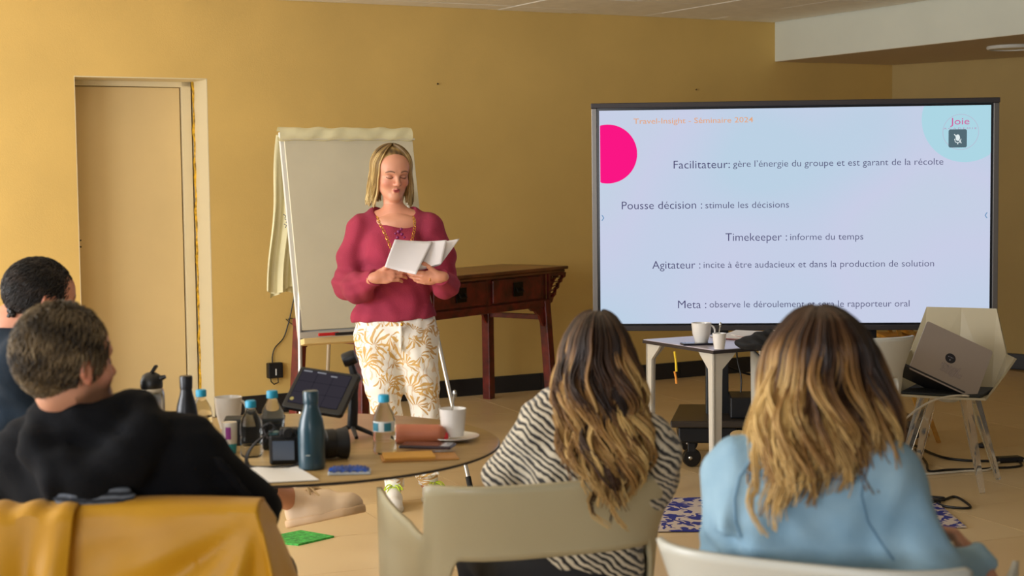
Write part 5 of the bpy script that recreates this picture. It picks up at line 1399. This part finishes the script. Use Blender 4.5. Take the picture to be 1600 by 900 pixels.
t, top = seated('woman with long blonde-tipped hair in a pale blue denim shirt seen from behind', J, org, dm, blued, w=1.05, inf=.018, head=hd, extra=ex, h=.010, fold=.0065, fseed=.4, topname='shirt', sleeve=(.026,.020,.014),
    handspec=[dict(wr=J['wrR'], d=(-.15,.25,.3), n=(-.8,.2,-.2), t=(-.2,.9,.3), curl=(.7,.8,.5), k=.9), dict(wr=J['wrL'], d=(.5,1,0), n=(0,0,-1), t=(1,0,0))])
plain_shoes(t, org, J, (.46,.88,0), white_s, sole_w)
R_ = frame((.05,.3,1), (0,-1,0)); c_ = W(1288,706,3.07)
build('collar', MB().grid(lambda u, v: c_ + Vector(((.085+.012*v)*sin((u-.5)*4.4), -(.072+.016*v)*cos((u-.5)*4.4), .022-.05*v+.01*sin(u*9))), 40, 6), dm, top, org=org, smooth=True, solid=.005)
m = MB().tube(ribring(W(1517,876,3.16), (-.15,.25,.3), .034, .034, 20), .006, 8, caps=False); build('wristwatch', m, mat('watch_black', (20,20,24), .4), t, smooth=True, org=org)
from mathutils.bvhtree import BVHTree
bvh = BVHTree.FromPolygons([v_.co+org for v_ in top.data.vertices], [tuple(p_.vertices) for p_ in top.data.polygons])
def on_cloth(px, py, off=.001):
    o_ = Vector((0, 0, CAMZ)); d_ = (W(px, py, 3)-o_).normalized(); h_ = bvh.ray_cast(o_, d_)
    return h_[0]-d_*off if h_[0] is not None else None
seamm = mat('denim_seam', (108, 146, 174), .9)
for pts_ in (((1362,722),(1350,745),(1346,775),(1356,815),(1378,850),(1400,880)), ((1172,722),(1156,745),(1148,780),(1150,815),(1160,845)), ((1165,738),(1220,748),(1280,750),(1335,748),(1352,744))):
    dense = []
    for i in range(len(pts_)-1):
        for k_ in range(6): t_ = k_/6; dense.append(on_cloth(pts_[i][0]*(1-t_)+pts_[i+1][0]*t_, pts_[i][1]*(1-t_)+pts_[i+1][1]*t_))
    dense = [p_ for p_ in dense if p_ is not None]
    if len(dense) > 4: build('seam', MB().tube(dense, .0022, 6), seamm, top, org=org, smooth=True)
pn = tag(build('pen', MB().tube([W(1483,826,3.28), W(1503,842,3.20)], .0045, 10), mat('green_pen', (70,130,60), .4), None, smooth=True), 'green pen held by the woman in the denim shirt', 'pen')
ycr = lambda z: np.interp(z, [.85, .95, 1.02, 1.1, 1.3], [3.02, 3.06, 3.09, 3.11, 3.11])
ddr = lambda z: np.interp(z, [.85, .95, 1.02, 1.10, 1.18, 1.24, 1.26], [.15, .165, .16, .15, .13, .09, .05])
def shade_r(P_, dz, t_, rnd, lay):
    side = np.abs(P_-.15); left = np.clip(-P_, 0, 1)
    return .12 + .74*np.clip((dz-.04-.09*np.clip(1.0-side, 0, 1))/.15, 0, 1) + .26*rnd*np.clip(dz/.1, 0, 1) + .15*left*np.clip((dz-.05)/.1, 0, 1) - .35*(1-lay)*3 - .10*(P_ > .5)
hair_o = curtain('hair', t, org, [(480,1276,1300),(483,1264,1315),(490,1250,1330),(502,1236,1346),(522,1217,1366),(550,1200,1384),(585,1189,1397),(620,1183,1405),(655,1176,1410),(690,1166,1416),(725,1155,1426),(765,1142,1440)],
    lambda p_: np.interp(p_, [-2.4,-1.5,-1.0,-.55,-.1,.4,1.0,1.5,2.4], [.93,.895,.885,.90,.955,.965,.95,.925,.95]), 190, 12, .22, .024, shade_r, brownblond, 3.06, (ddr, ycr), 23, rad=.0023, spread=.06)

# ---------------------------------------------------------------- short hair
def crop_hair(name, parent, org, hd, n, length, matr, cut, seed, rx=(.080,.100,.094), c=(0,-.018,.040), comb=(0,-.6,-.8), puff=.5, rad=.0016, shade=lambda L: .4):
    g = np.random.default_rng(seed)
    S = SDF(*bounds([hd.p(0,0,0)], .17), .006); hd.e(S, c, rx, k=.01)
    for cc, rr_ in cut: hd.e(S, cc, rr_, k=.02, mode='s')
    v, q_ = S.mesh(); L_ = hd.local(v)
    base = npmesh(name, v, q_, matr, parent, org=org, attr=np.full(len(v), .25))
    d_ = g.normal(0, 1, (n*3, 3)); d_ /= np.linalg.norm(d_, axis=1, keepdims=True); p_ = A3(c)+d_*A3(rx)*.985
    ok = np.ones(len(p_), bool)
    for cc, rr_ in cut: ok &= (((p_-A3(cc))/A3(rr_))**2).sum(1) > 1.0
    p_ = p_[ok][:n]; d_ = d_[ok][:n]; m_ = len(p_)
    nr_ = d_/A3(rx); nr_ /= np.linalg.norm(nr_, axis=1, keepdims=True)
    cb = A3(comb)[None,:]+g.normal(0, .28, (m_,3)); cb -= nr_*(cb*nr_).sum(1, keepdims=True); cb /= np.linalg.norm(cb, axis=1, keepdims=True)+1e-6
    t_ = np.linspace(0, 1, 6)[None,:,None]; ln = (length*g.uniform(.5, 1.15, m_))[:,None,None]
    P3 = p_[:,None,:] + ln*(t_*cb[:,None,:]*(1-puff*.4) + nr_[:,None,:]*(puff*t_-puff*.75*t_**2))
    P3 = (P3*hd.k) @ np.array(hd.R, dtype=np.float32).T + A3(hd.c)
    cid = np.sin(p_[:,0]*90+3*np.sin(p_[:,2]*60))+np.sin(p_[:,2]*70+p_[:,1]*40)
    sh = np.clip(.38+.16*cid+g.normal(0, .12, m_), 0, 1)[:,None]*np.ones((1,6))
    V, Qd, s_ = strands(P3, (rad*(1.1-.8*t_[...,0]**1.5))*np.ones((m_,1)), sh)
    npmesh('hair_strands', V, Qd, matr, base, org=org, attr=s_); return base
brown = hair_mat('ash_brown_hair', [(.0, (34,26,18)), (.35, (80,66,46)), (.75, (132,112,82)), (1.0, (164,146,112))], .55)
dark = hair_mat('black_hair', [(.0, (12,9,8)), (.5, (30,22,18)), (1.0, (58,44,34))], .45)

# ---------------------------------------------------------------- man in the black hoodie (front left)
J = dict(neck=W(128,655,3.47), shL=W(52,716,3.50), shR=W(283,712,3.45), elL=W(-30,830,3.55), elR=W(388,792,3.52), wrL=W(60,800,3.85), wrR=W(412,792,3.90))
pel = Vector((-.84, 3.62, .575)); J['pelvis'] = pel; leg_joints(J, pel, (.2,1,0))
org = Vector((-.84, 3.62, 0)); hd = Head(W(107,574,3.43), (.66,.75,.08), (-.12,-.10,1), k=.98)
def ex(S):
    S.chain([W(70,640,3.44), W(62,700,3.37), W(100,742,3.33), W(150,752,3.32), W(198,722,3.33), W(226,680,3.36), W(226,636,3.42)], [.030,.042,.048,.050,.048,.042,.028], .03)
    S.chain([W(72,640,3.46), W(82,650,3.41), W(120,656,3.39), W(165,646,3.40), W(200,634,3.44), W(205,626,3.52)], [.024,.026,.028,.028,.026,.024], .02)
    S.ell(W(148,700,3.39), (.10,.045,.085), None, .04)
    S.cap(W(222,632,3.46), W(190,640,3.55), .028, .03, .03); S.cap(W(72,656,3.44), W(100,660,3.56), .03, .03, .03)
    S.cap(W(85,690,3.36), W(150,728,3.33), .006, .010, .02, 's'); S.cap(W(150,728,3.33), W(205,680,3.34), .008, .006, .02, 's')
    S.ell(W(170,780,3.45), (.19,.12,.15), None, .05)
    for a, b in (((240,690),(330,780)),((260,720),(300,790)),((340,720),(390,780))): S.cap(W(*a,3.37), W(*b,3.40), .008, .012, .03)
t, top = seated('bearded man with tousled brown hair in a black hooded sweatshirt seen from behind', J, org, hood, blued, w=1.12, inf=.026, head=hd, fem=False, extra=ex, h=.010, fold=.004, fseed=2.2, topname='hoodie', sleeve=(.034,.028,.016), beard=(96,66,44), neckr=.058,
    cutneck=(W(132,640,3.46), W(124,600,3.45), .056, .075),
    handspec=[dict(wr=J['wrR'], d=(-.2,1,.1), n=(0,0,-1), t=(-1,0,0)), dict(wr=J['wrL'], d=(.5,1,0), n=(0,0,-1), t=(1,0,0))])
plain_shoes(t, org, J, (.2,1,0), mat('grey_shoe', (90,90,92), .6), sole_w)
crop_hair('hair', t, org, hd, 5200, .042, brown, [((0,.10,-.045),(.074,.082,.095)), ((0,-.0,-.135),(.14,.16,.085)), ((.088,.006,-.016),(.034,.030,.046)), ((-.088,.006,-.016),(.034,.030,.046))], 3, rx=(.080,.102,.100), comb=(.25,-.5,-.8), puff=.75, rad=.0019)
# knitted scarf peeping over the jacket
s = SDF((-.14,-.05,-.05),(.14,.05,.07),.005); s.ell((0,0,0),(.085,.028,.036),None,.01); s.field(lambda x,y,z: .003*np.sin(z*520+x*20))
q = NT('grey_rib_knit'); tc = q.n('ShaderNodeTexCoord'); wv = q.n('ShaderNodeTexWave', i_Scale=22.0, i_Distortion=3.0, bands_direction='Z'); q.l(tc.outputs['Object'], wv.inputs[0])
r = q.ramp(wv.outputs['Fac'], [(.3, (34,38,46)), (.8, (104,112,124))]); q.l(r.outputs[0], q.b.inputs['Base Color']); q.b.inputs['Roughness'].default_value = .95
V, Qd = s.mesh(); o = npmesh('scarf', V, Qd, q.m); o.location = W(148, 778, 3.30); tag(o, 'grey striped knit peeping out between the black hoodie and the yellow jacket', 'scarf')

# ---------------------------------------------------------------- dark haired man (far left)
J = dict(neck=W(22,512,4.72), shL=W(-60,560,4.95), shR=W(38,572,4.55), elL=W(-40,680,5.0), elR=W(75,690,4.62), wrL=Vector((-1.18,5.05,.66)), wrR=Vector((-1.16,4.85,.66)))
pel = Vector((-1.52, 4.80, .575)); J['pelvis'] = pel; leg_joints(J, pel, (.8,.6,0), kz=.52)
ank = W(452,772,5.72); J['hipR'] = pel+Vector((.05,-.09,-.03)); J['knR'] = Vector((-1.02,5.22,.58)); J['anR'] = ank+Vector((-.06,-.10,.03))
org = Vector((-1.52, 4.80, 0)); hd = Head(W(66,473,4.72), (.86,.50,-.12), k=.95)
t, top = seated('man with short black hair in a dark t-shirt sitting at the far left', J, org, navy, dtrou, w=1.1, inf=.02, head=hd, fem=False, h=.013, fold=.004, fseed=3.0, topname='t_shirt', neckr=.056, beard=(70,46,34), skin=(196,134,104), hr=(.10,.07,.05),
    cutneck=(W(25,505,4.71), W(40,470,4.71), .060, .08), handspec=[dict(wr=J['wrR'], d=(.8,.6,-.1), n=(0,0,-1), t=(-.5,.8,0)), dict(wr=J['wrL'], d=(.8,.3,-.1), n=(0,0,-1), t=(.3,-.8,0))])
crop_hair('hair', t, org, hd, 3600, .030, dark, [((0,.105,-.045),(.080,.080,.105)), ((0,.02,-.145),(.14,.16,.098)), ((.088,.012,-.022),(.036,.036,.052)), ((-.088,.012,-.022),(.036,.036,.052))], 9, rx=(.082,.106,.098), comb=(0,-.7,-.6), puff=.5)
m = MB()
for i in range(14): m.ball(W(18+3*sin(i*2.1), 462+4.2*i*.7, 4.66+.01*cos(i)), .010, 8)
build('nape_curls', m, dark, t, smooth=True, org=org)
heel = W(449,826,5.70); toe = W(572,800,5.60); upv = Vector((.05,.1,1))
S = SDF(*bounds([ank, ank+Vector((-.12,-.16,.1)), heel], .1), .006); S.cap(ank+Vector((-.08,-.14,.05)), ank+Vector((.03,.0,-.03)), .048, .040, .01)
v, q_ = S.mesh(); npmesh('bare_calf', v, q_, mat('calf_skin', (206,146,112), .5), t, org=org)
m = MB().tube([ank+Vector((.0,-.02,-.0)), ank+Vector((.045,.0,-.055)), heel+Vector((.06,0,.06))], [.042,.044,.04], 16)
build('sock', m, mat('sand_sock', (208,178,146), .85, bump=.2, bscale=150), t, smooth=True, org=org)
shoe(t, org, heel, toe, up=upv, L=.31, mu=beige_s, ms=beige_sole, ml=mat('beige_lace', (206,176,132), .7), name='trainer')
h_ = J['anL'].copy(); h_.z = 0; shoe(t, org, h_-Vector((.05,.03,0)), h_+Vector((.6,.5,0)), L=.29, mu=beige_s, ms=beige_sole, bow=False, name='trainer')

# ---------------------------------------------------------------- yellow jacket draped over the chair
q = NT('yellow_raincoat_fabric'); tc = q.n('ShaderNodeTexCoord'); nz = q.n('ShaderNodeTexNoise', i_Scale=4.0, i_Detail=4.0); q.l(tc.outputs['Object'], nz.inputs[0])
r = q.ramp(nz.outputs[0], [(.3, (190,136,0)), (.7, (206,152,4))]); q.l(r.outputs[0], q.b.inputs['Base Color']); q.b.inputs['Roughness'].default_value = .5; q.b.inputs['Sheen Weight'].default_value = .1
yel = q.m; jorg = W(200, 860, 3.24)
jk = thing('jacket', 'mustard yellow raincoat draped over the back of the nearest left chair', 'jacket', jorg)
def over(v):
    """profile over the chair back: from its far side, over the top, down its rear: returns (dy, z)"""
    if v < .12: return .055, .822-.12*(1-v/.12)
    if v < .25: a = (v-.12)/.13*pi; return .055*cos(a)*1.0, .822+.02*sin(a)
    return -.055-.045*((v-.25)/.75), .822-.50*(v-.25)/.75
def main_panel(u, v):
    dy, z = over(v); d_ = max(0, v-.25)/.75
    xr = -.53+ .085*d_**.8; x = -.98+(xr+.98)*u
    zt = -.006+.008*sin(pi*u)
    f = .016*sin(6.5*(u-.15*d_)*2+.5+d_*1.5)*d_**.7 + .012*d_*sin(u*17+d_*3) - .05*d_*math.exp(-((u-.96+.05*d_)/.05)**2) + .03*d_*sin(pi*u)
    rr_ = math.hypot((1-u)*1.1, d_); th = math.atan2(d_, (1-u)*1.1+1e-5)
    diag = (.016*sin(th*7.5+.6)+.007*sin(th*19+1))*min(1, rr_*2.2)*min(1, d_*5)
    return Vector((x, 3.31+dy-f-diag, z+zt*.9)) - jorg
build('back_panel', MB().grid(main_panel, 70, 50), yel, jk, smooth=True, solid=.004)
def side_panel(u, v):
    dy, z = over(v); d_ = max(0, v-.25)/.75
    x0 = -.53+.085*d_**.8; return Vector((x0+(.01+.07*d_)*sin(u*pi*.5)+.008*sin(u*9+v*3)*d_, 3.31+dy*(1-u)+.03*d_*math.exp(-((.0)/.05)**2)*(1-u)*0+(.13*u)+.03*sin(pi*u)*d_ - .02*d_*(1-u), z-.01-.06*u*(1-d_))) - jorg
build('sleeve_panel', MB().grid(side_panel, 26, 40), yel, jk, smooth=True, solid=.004)
def front_flap(u, v):
    dy, z = over(v); d_ = max(0, v-.25)/.75
    x = -1.16+(.26-.03*d_)*u; f = .035+.020*sin(u*15+1.0+.6*d_)*(.35+d_) + .02*d_
    return Vector((x, 3.30+dy*1.15-f*(.5+.5*min(1, d_*5)), z-.003+.004*sin(u*22))) - jorg
build('collar_flap', MB().grid(front_flap, 60, 46), yel, jk, smooth=True, solid=.005)

# ---------------------------------------------------------------- groups of repeats
GR = {'armchair': 'moulded plastic armchairs', 'water_bottle': 'small water bottles on the round table', 'insulated_bottle': 'insulated drinking bottles on the round table',
      'held_paper': 'papers held by the standing woman', 'document': 'papers on the small white table', 'marker_pen': 'marker pens in the flip chart tray',
      'cable': 'cables on floor and wall', 'power_brick': 'plugs and power bricks on the floor', 'floor_mat': 'thin mats on the floor', 'coffee_cup': 'white coffee cups'}
for o in list(scn.objects):
    b_ = o.name.split('.')[0]
    if o.parent is None and b_ in GR: o['group'] = GR[b_]
